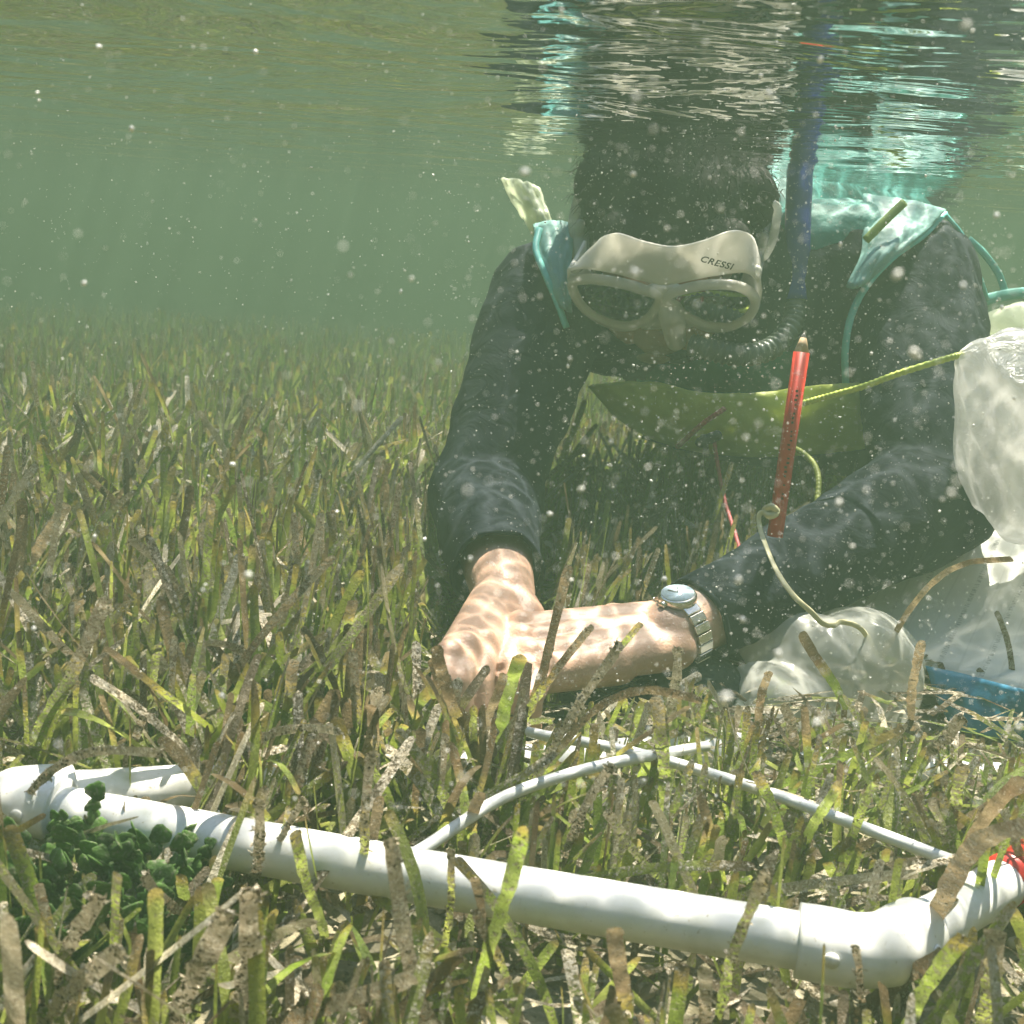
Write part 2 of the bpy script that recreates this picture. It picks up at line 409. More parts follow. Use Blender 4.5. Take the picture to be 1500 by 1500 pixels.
print('blades', cnt)

# blade litter and shell grit on the bed
lb = Blades()
for _ in range(7500):
    y = math.sqrt(random.uniform(.3**2, 1.7**2)); x = random.uniform(-y*.5-.1, y*.5+.1); L = random.uniform(.015, .075); az = random.uniform(0, 2*pi)
    if not inquad(x, y) and random.random() < .35: continue
    tilt = random.gauss(.1, .16); z = bedz(x, y)+.003+random.random()*.018
    P = [Vector((x, y, z)) + Vector((cos(az), sin(az), tilt))*L*(i/5) + Vector((0, 0, 1))*sin(i/5*pi)*L*random.uniform(.0, .12) for i in range(6)]
    P = [Vector((q.x, q.y, max(q.z, .004))) for q in P]
    lb.add(P, random.uniform(.002, .0055), Vector((-sin(az), cos(az), random.uniform(-.6, .6))), random.choice([1.5, 1.1, .5, .1]), random.uniform(.2, 1.3), random.random(), rough=.10)
tag(link('leaf_litter', lb.mesh('leaf_litter'), M_GR), kind='stuff')

s = NT('shell_grit'); p = s.pos(); c = s.mix(s.ramp(s.noise(45, 3, p), .4, .6), (.20, .16, .10), (.62, .57, .46))
M_GRIT = s.done(s.bsdf(Base_Color=c, Roughness=.8, Normal=s.bump(s.noise(700, 3, p), .001)))
def scatter_rocks(name, N, place, mat, size, squash=.6):
    V = []; F = []
    bm = bmesh.new(); bmesh.ops.create_icosphere(bm, subdivisions=1, radius=1); bv = [v.co.copy() for v in bm.verts]; bf = [tuple(v.index for v in f.verts) for f in bm.faces]; bm.free()
    for _ in range(N):
        c = place(); 
        if c is None: continue
        r = size(); b = len(V); R = Matrix.Rotation(random.uniform(0, 6.28), 3, Vector((random.gauss(0, 1), random.gauss(0, 1), random.gauss(0, 1))).normalized())
        sc = Vector((random.uniform(.6, 1.5), random.uniform(.6, 1.2), random.uniform(squash*.6, squash*1.4)))
        for v in bv:
            q = Vector((v.x*sc.x, v.y*sc.y, v.z*sc.z))*(r*random.uniform(.75, 1.2)); V.append(c + R @ q)
        F += [tuple(i+b for i in f) for f in bf]
    return pyd(name, V, F)
def gp():
    y = math.sqrt(random.uniform(.3**2, 1.5**2)); x = random.uniform(-y*.5-.1, y*.5+.1); return Vector((x, y, bedz(x, y)+random.random()*.006))
tag(link('shell_grit', scatter_rocks('shell_grit', 3200, gp, M_GRIT, lambda: random.choice([.0012, .002, .003, .0055])), M_GRIT), kind='stuff')

# epiphyte fuzz that clings to the hero blades
# ------------------------------------------------------------------ single seagrass blades that stand out
# (tip px, base px, width px, brown, crust, hue, sag, depth factor, label)
HB = [
 ((185,790),(335,1020),15,.75,.9,.5,.02,.86,'long crusty blade leaning left with a pale worn tip, in the grass at far left'),
 ((157,873),(20,1150),24,.35,.8,.45,.0,.82,'broad green blade with a tan tip rising above the left pipe corner'),
 ((100,738),(-20,905),20,1.1,.5,.2,.0,.85,'dark brown blade leaning right near the left edge at mid height'),
 ((838,828),(735,1085),17,.62,.5,.7,-.02,.86,'brown tipped blade with an orange band crossing in front of the two hands'),
 ((640,945),(700,1150),20,.55,.3,.3,.0,.86,'dark tipped blade leaning left in front of the fingertips'),
 ((762,958),(725,1110),24,.02,.1,.25,.0,.88,'bright green round tipped blade in front of the knuckles'),
 ((735,985),(700,1120),15,.75,.3,.4,.0,.88,'brown topped blade standing between the fingers and the green round tipped blade'),
 ((1028,1025),(770,1185),15,.75,.4,.5,.03,.88,'brown blade lying over to the right below the watch'),
 ((995,948),(968,1110),15,.2,1.3,.5,.0,.84,'upright blade with a sandy knobbly tip below the watch'),
 ((966,1020),(972,1215),22,.12,.7,.4,.0,.86,'upright green blade with a grey pointed tip crossing the thin white tubes'),
 ((913,943),(735,1205),16,.55,1.4,.5,.0,.84,'long blade spotted with white crust slanting right in front of the wrist'),
 ((867,915),(690,1165),13,.35,.6,.75,.0,.84,'slim olive blade slanting right across the palm'),
 ((937,910),(850,1030),11,.1,.5,.4,.0,.86,'thin pointed green blade in front of the forearm skin'),
 ((515,878),(470,1045),17,.14,.3,.35,.0,.86,'green blade with a black and orange tip left of the sleeve cuff'),
 ((300,942),(425,1095),14,.9,.9,.5,.02,.88,'brown blade leaning left with an orange patch, left of the algae'),
 ((135,826),(150,900),20,1.2,1.6,.9,.0,.88,'short bleached white blade tip at far left'),
 ((562,1008),(495,1125),17,1.0,1.2,.5,.0,.86,'crusty brown blade leaning right just left of the hands'),
 ((706,1160),(683,1245),19,.55,.2,.7,.0,.9,'short stub with a dark brown round tip beside the thin white tube'),
 ((568,1228),(665,1520),27,1.15,1.1,.5,-.02,.8,'wide rust brown hairy blade leaning left over the middle of the near pipe'),
 ((762,1208),(690,1520),25,.0,.35,.3,.0,.82,'tall clean green blade leaning right over the near pipe'),
 ((693,1285),(712,1400),15,1.1,.4,.2,.0,.86,'thin black brown blade against the near pipe beside the tall green blade'),
 ((665,1243),(645,1420),13,.2,.8,.95,.0,.84,'narrow yellowish blade in front of the near pipe'),
 ((907,1358),(912,1530),27,.62,.3,.4,.0,.82,'dark brown thumb shaped blade tip below the near pipe'),
 ((547,1100),(525,1340),17,.45,.9,.9,.0,.84,'amber and grey blade standing over the pipe left of the rust brown one'),
 ((1118,1275),(1040,1530),20,.1,.9,.5,.0,.82,'tan edged green blade leaning right over the pipe near the elbow'),
 ((1246,1385),(1280,1510),12,1.3,.8,.4,.0,.86,'thin brown blade tip against the white elbow'),
 ((1453,1360),(1443,1540),30,.28,.9,.85,.0,.82,'fat yellow green blade with a black speckled tip at lower right'),
 ((1125,1420),(1195,1530),19,1.2,.8,.5,.0,.86,'brown blade leaning left under the pipe elbow'),
 ((1040,1418),(1020,1530),22,1.1,.9,.4,.0,.84,'brown stub standing under the pipe left of the elbow'),
 ((1530,1215),(1330,1420),36,1.4,.6,.3,.02,.72,'large out of focus brown blade crossing the red tape at the right edge'),
 ((1412,1370),(1310,1530),26,.02,.4,.35,.0,.8,'plain green blade leaning right at the lower right'),
 ((1227,1143),(1165,1270),18,.05,.2,.35,.0,.88,'dark green round tipped blade crossing the right thin tube'),
 ((1103,1130),(1172,1275),17,.1,.5,.3,.0,.88,'green blade leaning left with a pointed tip inside the frame'),
 ((1293,1150),(1240,1300),15,.1,.6,.45,.02,.88,'slender green blade leaning right between the tube and the right pipe'),
 ((1367,1168),(1402,1290),14,.1,.9,.6,.0,.88,'olive blade with speckled edges beside the tube end'),
 ((1417,1120),(1380,1240),21,.1,.7,.5,.0,.88,'broad pale green blade near the right edge above the right pipe'),
 ((1127,983),(1103,1090),14,1.0,.4,.4,.0,.9,'brown blade in front of the clear plastic bag'),
 ((1347,937),(1333,1070),15,1.1,.5,.5,.0,.9,'reddish brown upright blade in front of the paper sheets'),
 ((1482,817),(1280,990),11,1.4,.2,.2,.03,.86,'thin dark leaf floating across the paper sheets'),
 ((1147,1030),(1170,1110),18,1.0,.9,.9,.0,.9,'stubby blade with an orange cut tip below the clear plastic bag'),
 ((1415,1053),(1330,1125),19,1.2,1.6,.8,.0,.9,'bleached crusty blade leaning right below the blue plastic'),
 ((1175,925),(1240,1040),18,.5,.2,.3,.0,.93,'brown to green blade leaning left against the clear plastic bag'),
 ((150,1312),(50,1480),27,1.3,1.3,.6,.0,.82,'tan crusty blade leaning right beside the dark green algae'),
 ((178,1387),(30,1530),31,1.3,1.6,.7,.0,.8,'thick grey white crusted blade leaning right in the lower left corner'),
 ((325,1330),(245,1540),36,1.3,1.8,.8,.0,.78,'broad whitish crusted blade leaning right at the bottom left'),
 ((365,1300),(352,1540),33,1.3,1.8,.9,.0,.78,'broad whitish crusted upright blade next to the leaning one at the bottom left'),
 ((383,1170),(366,1330),18,1.2,1.3,.5,.0,.84,'ragged brown blade standing over the left part of the near pipe'),
 ((452,1172),(355,1300),11,1.2,1.4,.8,.0,.86,'thin tan blade leaning right over the left part of the near pipe'),
 ((435,1215),(478,1400),19,.05,.5,.55,.0,.84,'olive green round tipped blade in front of the pipe at left'),
 ((335,1212),(372,1260),22,.0,.2,.7,.0,.9,'short yellow green round tip in front of the pipe beside the algae'),
 ((240,1100),(-25,1260),17,1.2,1.2,.6,.02,.8,'long tan stalk lying across the left corner of the frame'),
 ((500,1070),(285,1200),14,1.0,1.2,.8,.02,.86,'long pale stalk leaning right behind the near pipe at left'),
 ((70,1148),(115,1195),17,1.2,.4,.3,.0,.9,'small dark brown leaf tip on the left pipe corner'),
 ((215,1050),(160,1160),14,1.2,.7,.4,.0,.88,'dark brown blade leaning right behind the left pipe corner'),
 ((213,1280),(292,1375),17,1.2,.9,.5,.0,.86,'brown blade leaning left at the right side of the algae'),
 ((897,1118),(812,1280),16,1.2,1.6,.8,.0,.86,'ragged white crusted blade leaning right inside the frame'),
 ((883,1190),(985,1305),15,.0,.9,.4,.0,.88,'green blade with white edge specks leaning left inside the frame'),
 ((573,1440),(530,1530),23,.95,.5,.95,.0,.85,'glowing orange blade tip at the bottom edge'),
 ((430,965),(395,1100),20,.25,.5,.3,-.01,.86,'wide green blade at mid left with a frayed tip'),
 ((700,1330),(760,1500),16,.4,.6,.4,.0,.86,'olive blade leaning left under the near pipe'),
]
HERO = []
for k, (tp, bp, wpx, br, cr, hue, sag, kf, lab) in enumerate(HB):
    B = onz(bp[0], bp[1], .002); dB = (B-C0).dot(fwd); Tp = at(tp[0], tp[1], dB*kf, .012); dT = (Tp-C0).dot(fwd)
    n = 22; view = (B-C0).normalized(); ax = (Tp-B); side = ax.cross(view).normalized()
    side = (side + view*random.uniform(-.5, .5)).normalized(); pts = []
    for i in range(n+1):
        t_ = i/n*(1-.018) if i < n-4 else 1-(.075, .045, .022, .008, .0)[i-(n-4)]*min(1, wpx*13/math.hypot(tp[0]-bp[0], tp[1]-bp[1])/ .9)*.9
        pts.append(B.lerp(Tp, t_) + UP*(sin(t_*pi)*sag) + side*(sin(t_*5+k)*.0015))
    hb = Blades(); W = .78*wpx*(dT*.7+dB*.3)/1810
    hb.add(pts, W, side, br, cr, hue, rough=.05+.10*min(cr, 1.4), tipw=(1.0, 1.6, .8, 3.0)[k % 4])
    # little crusts and hairs along the crusty ones
    nf = int(70*max(0, cr-.5)); 
    for _ in range(nf):
        i = random.randint(4, n-1); c_ = pts[i].lerp(pts[i-1], random.random()); e = side*random.choice([-1, 1])*W*random.uniform(.3, .55)
        d_ = (side*random.gauss(0, 1)+UP*random.gauss(.3, .7)-view*abs(random.gauss(0, .8))).normalized()*random.uniform(.0008, .0035)
        P = [c_+e, c_+e+d_*.6, c_+e+d_]; hb.add(P, random.uniform(.0006, .0016), Vector((random.gauss(0, 1), random.gauss(0, 1), random.gauss(0, 1))), 1.5, 2, 1, rough=.2)
    # sand grains and crust lumps standing on the blade
    for _ in range(int(25+130*max(0, cr-.3))):
        i = random.randint(3, n-1)
        if i/n < random.random()*.6*(1.5-min(cr, 1.4)): continue
        c_ = pts[i].lerp(pts[i-1], random.random()) + side*W*random.uniform(-.52, .52); rr = random.uniform(.00022, .0007)*(1+.3*cr)
        d1 = Vector((random.gauss(0, 1), random.gauss(0, 1), random.gauss(0, 1))).normalized(); d2 = d1.orthogonal().normalized(); d3 = d1.cross(d2); b0 = len(hb.V)
        c_ = c_ - view*rr*.5
        hb.V += [c_+d1*rr, c_-d1*rr*.8, c_+d2*rr, c_-d2*rr*.9, c_+d3*rr*.8, c_-d3*rr]; hb.A += [(1.0, 1.6, random.choice([.2, 1.5, 2.2]), 1.0)]*6
        hb.F += [tuple(b0+q for q in f_) for f_ in ((0, 2, 4), (2, 1, 4), (1, 3, 4), (3, 0, 4), (2, 0, 5), (1, 2, 5), (3, 1, 5), (0, 3, 5))]
    o = link('seagrass_blade', hb.mesh('seagrass_blade'), M_GR); recentre(o)
    tag(o, lab, 'seagrass blade', 'single seagrass blades standing out of the meadow')

# ------------------------------------------------------------------ green algae
M_ALG = simple('algae_green', (.10, .21, .035), .65, .55, 120, .0012, 500, transl=.4, silt=.75)
def algae(name, cx, cy, spread, nb, h, label):
    V = []; F = []
    bm = bmesh.new(); bmesh.ops.create_icosphere(bm, subdivisions=2, radius=1); bv = [v.co.copy() for v in bm.verts]; bf = [tuple(v.index for v in f.verts) for f in bm.faces]; bm.free()
    for _ in range(nb):
        a = random.uniform(0, 2*pi); r = spread*math.sqrt(random.random()); x = cx+cos(a)*r; y = cy+sin(a)*r*.7
        c = Vector((x, y, .0)); d = Vector((cos(a)*.35*r/spread+random.gauss(0, .15), sin(a)*.3*r/spread-.1, 1)).normalized()
        H = h*random.uniform(.6, 1.1)*(1-.35*(r/spread)**2); z = 0
        while z < H:
            rr = random.uniform(.0026, .0048); d = (d+Vector((random.gauss(0, .22), random.gauss(0, .22), .1))).normalized()
            c = c+d*rr*1.45; z += rr*1.45
            if proj(c)[2] < .36: break
            nrm = Vector((random.gauss(0, .6), -1+random.gauss(0, .5), random.gauss(0, .4))); nrm = (nrm-d*nrm.dot(d)).normalized(); u = d.cross(nrm); b = len(V)
            for v in bv:
                lob = 1+.16*cos(3*math.atan2(v.x, v.z)+z*900)
                V.append(c + u*(v.x*rr*1.2*lob) + d*(v.z*rr*lob) + nrm*(v.y*rr*.17))
            F += [tuple(i+b for i in f) for f in bf]
    o = link(name, pyd(name, V, F), M_ALG); recentre(o); return tag(o, label, 'algae')
p = onz(120, 1400, 0); algae('green_algae', p.x+.005, p.y, .045, 95, .062, 'dark green clump of disc shaped algae in the lower left in front of the pipe')
p = onz(330, 1120, 0); algae('green_algae', p.x, p.y-.012, .045, 70, .062, 'smaller dark green algae clump behind the pipe at left')

# ------------------------------------------------------------------ quadrat frame
s = NT('white_pvc'); p = s.obj()
c = s.mix(s.ramp(s.noise(60, 4, p), .45, .8), (.80, .80, .77), (.62, .63, .55)); c = s.mix(s.ramp(s.noise(300, 4, p, rough=.75), .62, .70), c, (.45, .41, .30))
M_PVC = s.done(s.bsdf(Base_Color=c, Roughness=.33))
M_RED = simple('red_tape', (.62, .03, .02), .35, .2, 80, silt=.15)
ZP = .040; RP = .0119
E1 = onz(1288, 1398, ZP); E0 = onz(-4, 1172, ZP+.001); LP = onz(262, 1128, ZP); RP_ = onz(1500, 1238, ZP)
u1 = (RP_-E1).normalized(); u0 = (LP-E0).normalized(); far = onz(850, 1048, .002); un = (E1-E0).normalized()
def isect(P, u):     # meet the far pipe's line in plan
    A = np.array([[u.x, -un.x], [u.y, -un.y]]); t_ = np.linalg.solve(A, np.array([far.x-P.x, far.y-P.y]))[0]; return P+u*float(t_)
E2 = isect(E1, u1); E3 = isect(E0, u0); E2.z = .004; E3.z = -.012
qf = empty('quadrat_frame', ((E1+E2+E0+E3)/4) - Vector((0, 0, .035)), 'white plastic pipe frame with elbow corners lying in the seagrass', 'sampling frame')
for a, b in ((E0, E1), (E1, E2), (E2, E3), (E3, E0)):
    d_ = (b-a).normalized(); adopt(tube('pipe', [a+d_*.012, a.lerp(b, .5)-Vector((0, 0, .0012)), b-d_*.012], RP, M_PVC, seg=28, n=6), qf)
for k, (a, b, c_) in enumerate(((E0, E1, E2), (E1, E2, E3), (E2, E3, E0), (E3, E0, E1))):
    da = (a-b).normalized(); dc = (c_-b).normalized()
    prims = [('c', b+da*.006, .0155, b+dc*.006, .0155)]
    # the fitting: two sockets with a step at the mouth and a rounded back
    V, F = [], []
    me = tube(None, [b+da*.033, b+da*.026, b+da*.018, b+da*.010, b+(da+dc)*.004, b+dc*.010, b+dc*.018, b+dc*.026, b+dc*.033],
              [.0152, .0154, .0154, .0151, .0148, .0151, .0154, .0154, .0152], M_PVC, seg=32, n=5)
    me.name = 'elbow'; el = adopt(link('elbow', me, M_PVC), qf)
    for dd in (da, dc):
        col_ = tube('collar', [b+dd*.0285, b+dd*.0345], .0162, M_PVC, seg=32, n=2); adopt(col_, qf); col_.parent = el; col_.matrix_parent_inverse = Matrix.Translation(-Vector(qf.location))
        # raised round mould mark
        sidev = dd.cross(Vector((0, 0, 1))).normalized(); sidev = sidev if sidev.dot(-fwd) > 0 else -sidev
        o = b+dd*.020+ (sidev*.9+Vector((0, 0, .15))).normalized()*.0150
        mk = tube('mould_mark', [o, o+sidev*.0012], .0032, M_PVC, seg=20, n=1); adopt(mk, qf); mk.parent = el
d_ = (E2-E1).normalized(); t0 = (RP_-E1).length
adopt(tube('red_tape', [E1+d_*(t0-.022), E1+d_*(t0+.03)], RP+.0008, M_RED, seg=28, n=3), qf)

M_TUBE = simple('white_tubing', (.74, .76, .74), .35, .1, 70, silt=.2)
def zz(px, py, z): return onz(px, py, z)
o = tube('thin_tube', [zz(765, 1070, .03), zz(800, 1078, .038), zz(860, 1088, .040), zz(960, 1110, .040), zz(1080, 1146, .040), zz(1200, 1188, .040), zz(1370, 1252, .040), zz(1400, 1262, .036)], .0031, M_TUBE, seg=12)
tag(recentre(o), 'thin white tube running from the hands to the right pipe', 'tube', 'thin white tubes inside the frame')
o = tube('thin_tube', [zz(560, 1275, .030), zz(620, 1243, .036), zz(730, 1172, .040), zz(830, 1135, .044), zz(920, 1113, .047), zz(1035, 1093, .038)], .0031, M_TUBE, seg=12)
tag(recentre(o), 'thin white tube bending over the other one and running down to the near pipe', 'tube', 'thin white tubes inside the frame')

# ------------------------------------------------------------------ diver
s = NT('skin'); p = s.obj()
c = s.mix(s.ramp(s.noise(40, 4, p), .35, .7), (.50, .315, .22), (.58, .38, .275)); c = s.mix(s.ramp(s.noise(420, 3, p), .60, .75), c, (.44, .26, .18))
M_SKIN = s.done(s.bsdf(Base_Color=c, Roughness=.45, Subsurface_Weight=.15, Subsurface_Scale=.006, Subsurface_Radius=(1, .35, .2), Normal=s.bump(s.noise(500, 4, p), .0005)))
s = NT('rash_guard'); p = s.obj()
c = s.mix(s.ramp(s.noise(11, 4, p), .35, .65), (.006, .010, .017), (.011, .017, .025))
hgt = s.math('ADD', s.math('MULTIPLY', s.noise(28, 3, p, dist=1.2), 1), s.math('MULTIPLY', s.noise(1500, 2, p), .06))
M_SUIT = s.done(s.bsdf(Base_Color=c, Roughness=.85, Specular_IOR_Level=.2, Normal=s.bump(hgt, .004)))
M_VEST = simple('vest_teal', (.075, .34, .29), .55, .25, 22, .003, 40, transl=.35)
M_HEM = simple('vest_lime', (.72, .80, .20), .5, .15, 18, .002, 45, transl=.55)
M_PIPE = simple('piping_aqua', (.20, .66, .58), .5, .1)
M_HAIR = simple('hair_dark', (.010, .007, .007), .7, .3, 60, .001, 260, spec=.15)

HX = Vector((1, 0, 0)); a_ = radians(43)
HN = Vector((-.02, -cos(a_), -sin(a_))).normalized(); HT = HX.cross(HN)*-1; HT = (Vector((0, -sin(a_), cos(a_)))).normalized()
HC = at(978, 352, 1.225)                                    # middle of the skull
def hd(x, t, n): return HC + HX*x + HT*t + HN*n            # head frame, metres
root_loc = Vector((at(1060, 450, 1.4).x, at(1060, 450, 1.4).y, 0))
person = empty('person', root_loc, 'snorkelling diver in black sleeves and teal vest bending down with both hands in the seagrass', 'person')

shA, elA, cuA, wrA = at(805, 440, 1.28), at(708, 728, 1.15), at(727, 830, 1.0), at(738, 872, .955)
shB, elB, cuB, wrB = at(1335, 415, 1.27), at(1372, 728, 1.10), at(1035, 905, .945), at(975, 930, .915)
Z0 = -.008
def fing(P): return [at(*q, Z0) for q in P]
handA = [fing(x) for x in (
 [(658, 968, .815), (649, 1002, .79), (655, 1030, .79), (662, 1046, .80)],
 [(680, 955, .83), (671, 998, .80), (676, 1034, .80), (682, 1054, .80)],
 [(706, 948, .848), (703, 998, .818), (704, 1036, .815), (708, 1056, .82)],
 [(730, 948, .868), (735, 995, .842), (732, 1032, .835), (728, 1050, .835)])]
thumbA = fing([(768, 905, .93), (772, 945, .90), (764, 980, .885), (757, 1004, .88)])
handB = [fing(x) for x in (
 [(762, 922, .885), (737, 945, .865), (727, 985, .86), (729, 1018, .86)],
 [(764, 943, .868), (741, 973, .845), (734, 1012, .845), (738, 1040, .845)],
 [(775, 966, .852), (755, 1000, .828), (752, 1036, .83), (756, 1060, .83)],
 [(796, 985, .845), (778, 1020, .824), (776, 1048, .825), (780, 1066, .825)])]
thumbB = fing([(900, 915, .925), (845, 922, .93), (805, 945, .92), (780, 972, .91)])
RF = [(.0100, .0088, .0080, .0068), (.0110, .0096, .0086, .0073), (.0112, .0098, .0088, .0075), (.0106, .0094, .0084, .0072)]
pr = []
def limb(P, R):
    for i in range(len(P)-1): pr.append(('c', P[i], R[i], P[i+1], R[i+1]))
for hnd, wr, th, el, order in ((handA, wrA, thumbA, elA, 0), (handB, wrB, thumbB, elB, 1)):
    RR = RF if order == 0 else [RF[3], RF[2], RF[1], RF[0]]
    k0 = hnd[0][0]; k3 = hnd[3][0]; ac = (k3-k0).normalized()
    for i, f_ in enumerate(hnd):
        wp = wr + ac*((i-1.5)*.011)
        pr.append(('c', wp, .0165, f_[0], RR[i][0]*1.12)); limb(f_, RR[i])
        pr.append(('c', wp.lerp(f_[0], .45)-Vector((0, 0, .004)), .0155, f_[0]-Vector((0, 0, .004)), .0115))
    pr += [('e', f_[0]+Vector((0, 0, .0045)), (Vector((.0105, 0, 0)), Vector((0, .0105, 0)), Vector((0, 0, .0100)))) for f_ in hnd]; pr.append(('c', wr, .021, th[0], .0165)); limb(th, [.0155, .0118, .0105, .0085])
    pr.append(('c', wr, .0245, wr.lerp(el, .25), .0285)); pr.append(('c', wr.lerp(el, .2), .028, el, .040))
limb([elA, shA], [.040, .052]); limb([elB, shB], [.042, .055])
# head and neck
pr += [('e', hd(0, .012, -.012), (HX*.077, HT*.092, HN*.098)), ('e', hd(0, -.045, .030), (HX*.058, HT*.070, HN*.058)), ('e', hd(0, -.088, .046), (HX*.034, HT*.024, HN*.034)),
       ('c', hd(0, -.012, .082), .010, hd(.006, -.030, .084), .0110), ('c', hd(-.038, -.035, .062), .024, hd(-.03, -.06, .06), .022), ('c', hd(.038, -.035, .062), .024, hd(.03, -.06, .06), .022),
       ('c', hd(-.032, .012, .078), .014, hd(.032, .012, .078), .014), ('c', hd(-.016, -.062, .074), .0075, hd(.016, -.062, .074), .0075), ('c', hd(-.014, -.073, .071), .0078, hd(.014, -.073, .071), .0078),
       ('e', hd(-.080, -.012, -.008), (HX*.008, HT*.030, HN*.018)), ('e', hd(.080, -.012, -.008), (HX*.008, HT*.030, HN*.018))]
chest = at(1072, 455, 1.42)
pr += [('c', hd(0, -.05, -.02), .056, chest+Vector((0, -.05, .06)), .066)]
back = at(1200, 395, 1.66); pelvis = at(1265, 385, 1.98)
V3 = lambda x, y, z: Vector((x, y, z))
torso = [('e', chest, (V3(.165, .05, 0), V3(-.04, .16, 0), V3(0, 0, .115))), ('c', shA.lerp(shB, .1), .062, shA.lerp(shB, .9), .072), ('c', chest, .125, back, .135), ('c', back, .135, pelvis, .13)]
kn = [at(1330, 420, 2.42), at(1230, 420, 2.45)]
legs = [('c', pelvis+V3(.05, -.02, 0), .085, kn[0], .062), ('c', pelvis+V3(-.03, .05, 0), .085, kn[1], .062), ('c', kn[0], .06, at(1360, 400, 2.85), .04), ('c', kn[1], .06, at(1260, 400, 2.88), .04)]
body = fuse('body', pr+[(t_[0],)+tuple(t_[1:]) for t_ in torso]+legs, .0019, 2)
adopt(link('body', body, M_SKIN), person)

# black sleeves and torso of the rash guard
def wr_(p): return .0042*mn.noise(p*17) + .0020*mn.noise(Vector((p.x*45, p.y*45, p.z*60)))
suit = [('c', shA, .064, shA.lerp(elA, .5), .057), ('c', shA.lerp(elA, .5), .057, elA, .049), ('c', elA, .050, elA.lerp(cuA, .5), .045), ('c', elA.lerp(cuA, .5), .045, cuA, .037),
        ('c', shB, .070, shB.lerp(elB, .5), .062), ('c', shB.lerp(elB, .5), .062, elB, .056), ('c', elB, .057, elB.lerp(cuB, .45), .047), ('c', elB.lerp(cuB, .45), .047, cuB, .0345),
        ('c', shA.lerp(elA, .08)+V3(.02, .02, -.0), .055, chest, .10), ('c', shB.lerp(elB, .3), .06, chest, .10),
        ('c', elA+V3(.004, .0, -.004), .052, elA.lerp(shA, .15), .050), ('c', chest+V3(-.03, -.08, -.055), .062, chest+V3(.04, -.07, -.06), .062)]
sm = fuse('rash_guard', suit+[('e', t_[1], tuple(a*1.03 for a in t_[2])) if t_[0] == 'e' else ('c', t_[1], t_[2]+.006, t_[3], t_[4]+.006) for t_ in torso] + [('c', l[1], l[2]+.005, l[3], l[4]+.005) for l in legs], .0034, 4, disp=wr_)
# cut the sleeve ends square at the cuffs
bm = bmesh.new(); bm.from_mesh(sm)
for cu, el, wr in ((cuA, elA, wrA), (cuB, elB, wrB)):
    d_ = (wr-el).normalized(); pl = cu+d_*.012
    gone = [v for v in bm.verts if (v.co-cu).length < .10 and (v.co-pl).dot(d_) > 0]
    bmesh.ops.delete(bm, geom=gone, context='VERTS')
bm.to_mesh(sm); bm.free()
suit_o = adopt(link('rash_guard', sm, M_SUIT), person)
for cu, el, wr, r_ in ((cuA, elA, wrA, .0365), (cuB, elB, wrB, .0345)):
    d_ = (wr-el).normalized(); u = d_.orthogonal().normalized(); v = d_.cross(u); cc_ = cu+d_*.012
    hem = tube('cuff_hem', [cc_+(u*cos(i*pi/8)+v*sin(i*pi/8))*(r_-.0005+.001*sin(i*2.3)) for i in range(16)], .0022, M_SUIT, closed=True, seg=8, n=3)
    adopt(hem, person); hem.parent = suit_o

# vest
vs = fuse('vest', [('e', chest+V3(0, -.005, .0), (V3(.135, .045, 0)*1.10, V3(-.04, .16, 0)*1.14, V3(0, 0, .115)*1.17)), ('c', chest+V3(.02, .02, .03), .138, back+V3(0, -.04, .0), .15),
                   ('c', chest+V3(-.12, -.04, .045), .058, chest+V3(.12, -.01, .06), .066), ('c', shA.lerp(shB, .16)+V3(0, 0, .022), .058, shA.lerp(shB, .3)+V3(0, 0, .03), .06),
                   ('c', shA.lerp(shB, .72)+V3(0, 0, .03), .062, shA.lerp(shB, .90)+V3(0, 0, .020), .064)], .004, 5, disp=lambda p: .006*mn.noise(p*14)+.003*mn.noise(p*38))
vest = adopt(link('vest', vs, M_VEST), person)
arm = [at(1383, 312, 1.235), at(1352, 345, 1.205), at(1310, 375, 1.185), at(1272, 415, 1.18), at(1248, 460, 1.185), at(1238, 515, 1.19), at(1240, 580, 1.20)]
adopt(tube('piping', arm, .0042, M_PIPE, seg=8, flat=.6), person)
adopt(tube('piping', [at(1383, 312, 1.235), at(1410, 345, 1.24), at(1430, 390, 1.26), at(1447, 440, 1.28)], .0022, M_PIPE, seg=8), person)
adopt(tube('piping', [at(790, 335, 1.22), at(785, 365, 1.20), at(798, 400, 1.19), at(815, 440, 1.19), at(830, 480, 1.19)], .0035, M_PIPE, seg=8, flat=.6), person)
def sheet(name, rows, mat, thick, n=6, ripple=.0, parent=None, uv=False):
    """curved sheet lofted through rows of control points, given real thickness"""
    R = [catmull(r, n) for r in rows]; cols = len(R[0]); G = []
    for j in range(cols): G.append(catmull([r[j] for r in R], n))
    V = []; F = []; H = len(G[0]); W = len(G)
    for i in range(H):
        for j in range(W):
            q = G[j][i]; V.append(q + Vector((0, -1, .3))*ripple*mn.noise(Vector((j*.45, i*.3, 3))))
    for i in range(H-1):
        for j in range(W-1): F.append((i*W+j, i*W+j+1, (i+1)*W+j+1, (i+1)*W+j))
    me = pyd(name or 'tmp', V, F)
    if uv:
        ul = me.uv_layers.new(name='UVMap'); vi = [0]*len(me.loops); me.loops.foreach_get('vertex_index', vi)
        ul.data.foreach_set('uv', np.array([((k % W)/(W-1), (k//W)/(H-1)) for k in vi]).ravel())
    o = link(name, me, mat, parent); m_ = o.modifiers.new('t', 'SOLIDIFY'); m_.thickness = thick; m_.offset = 0; return o
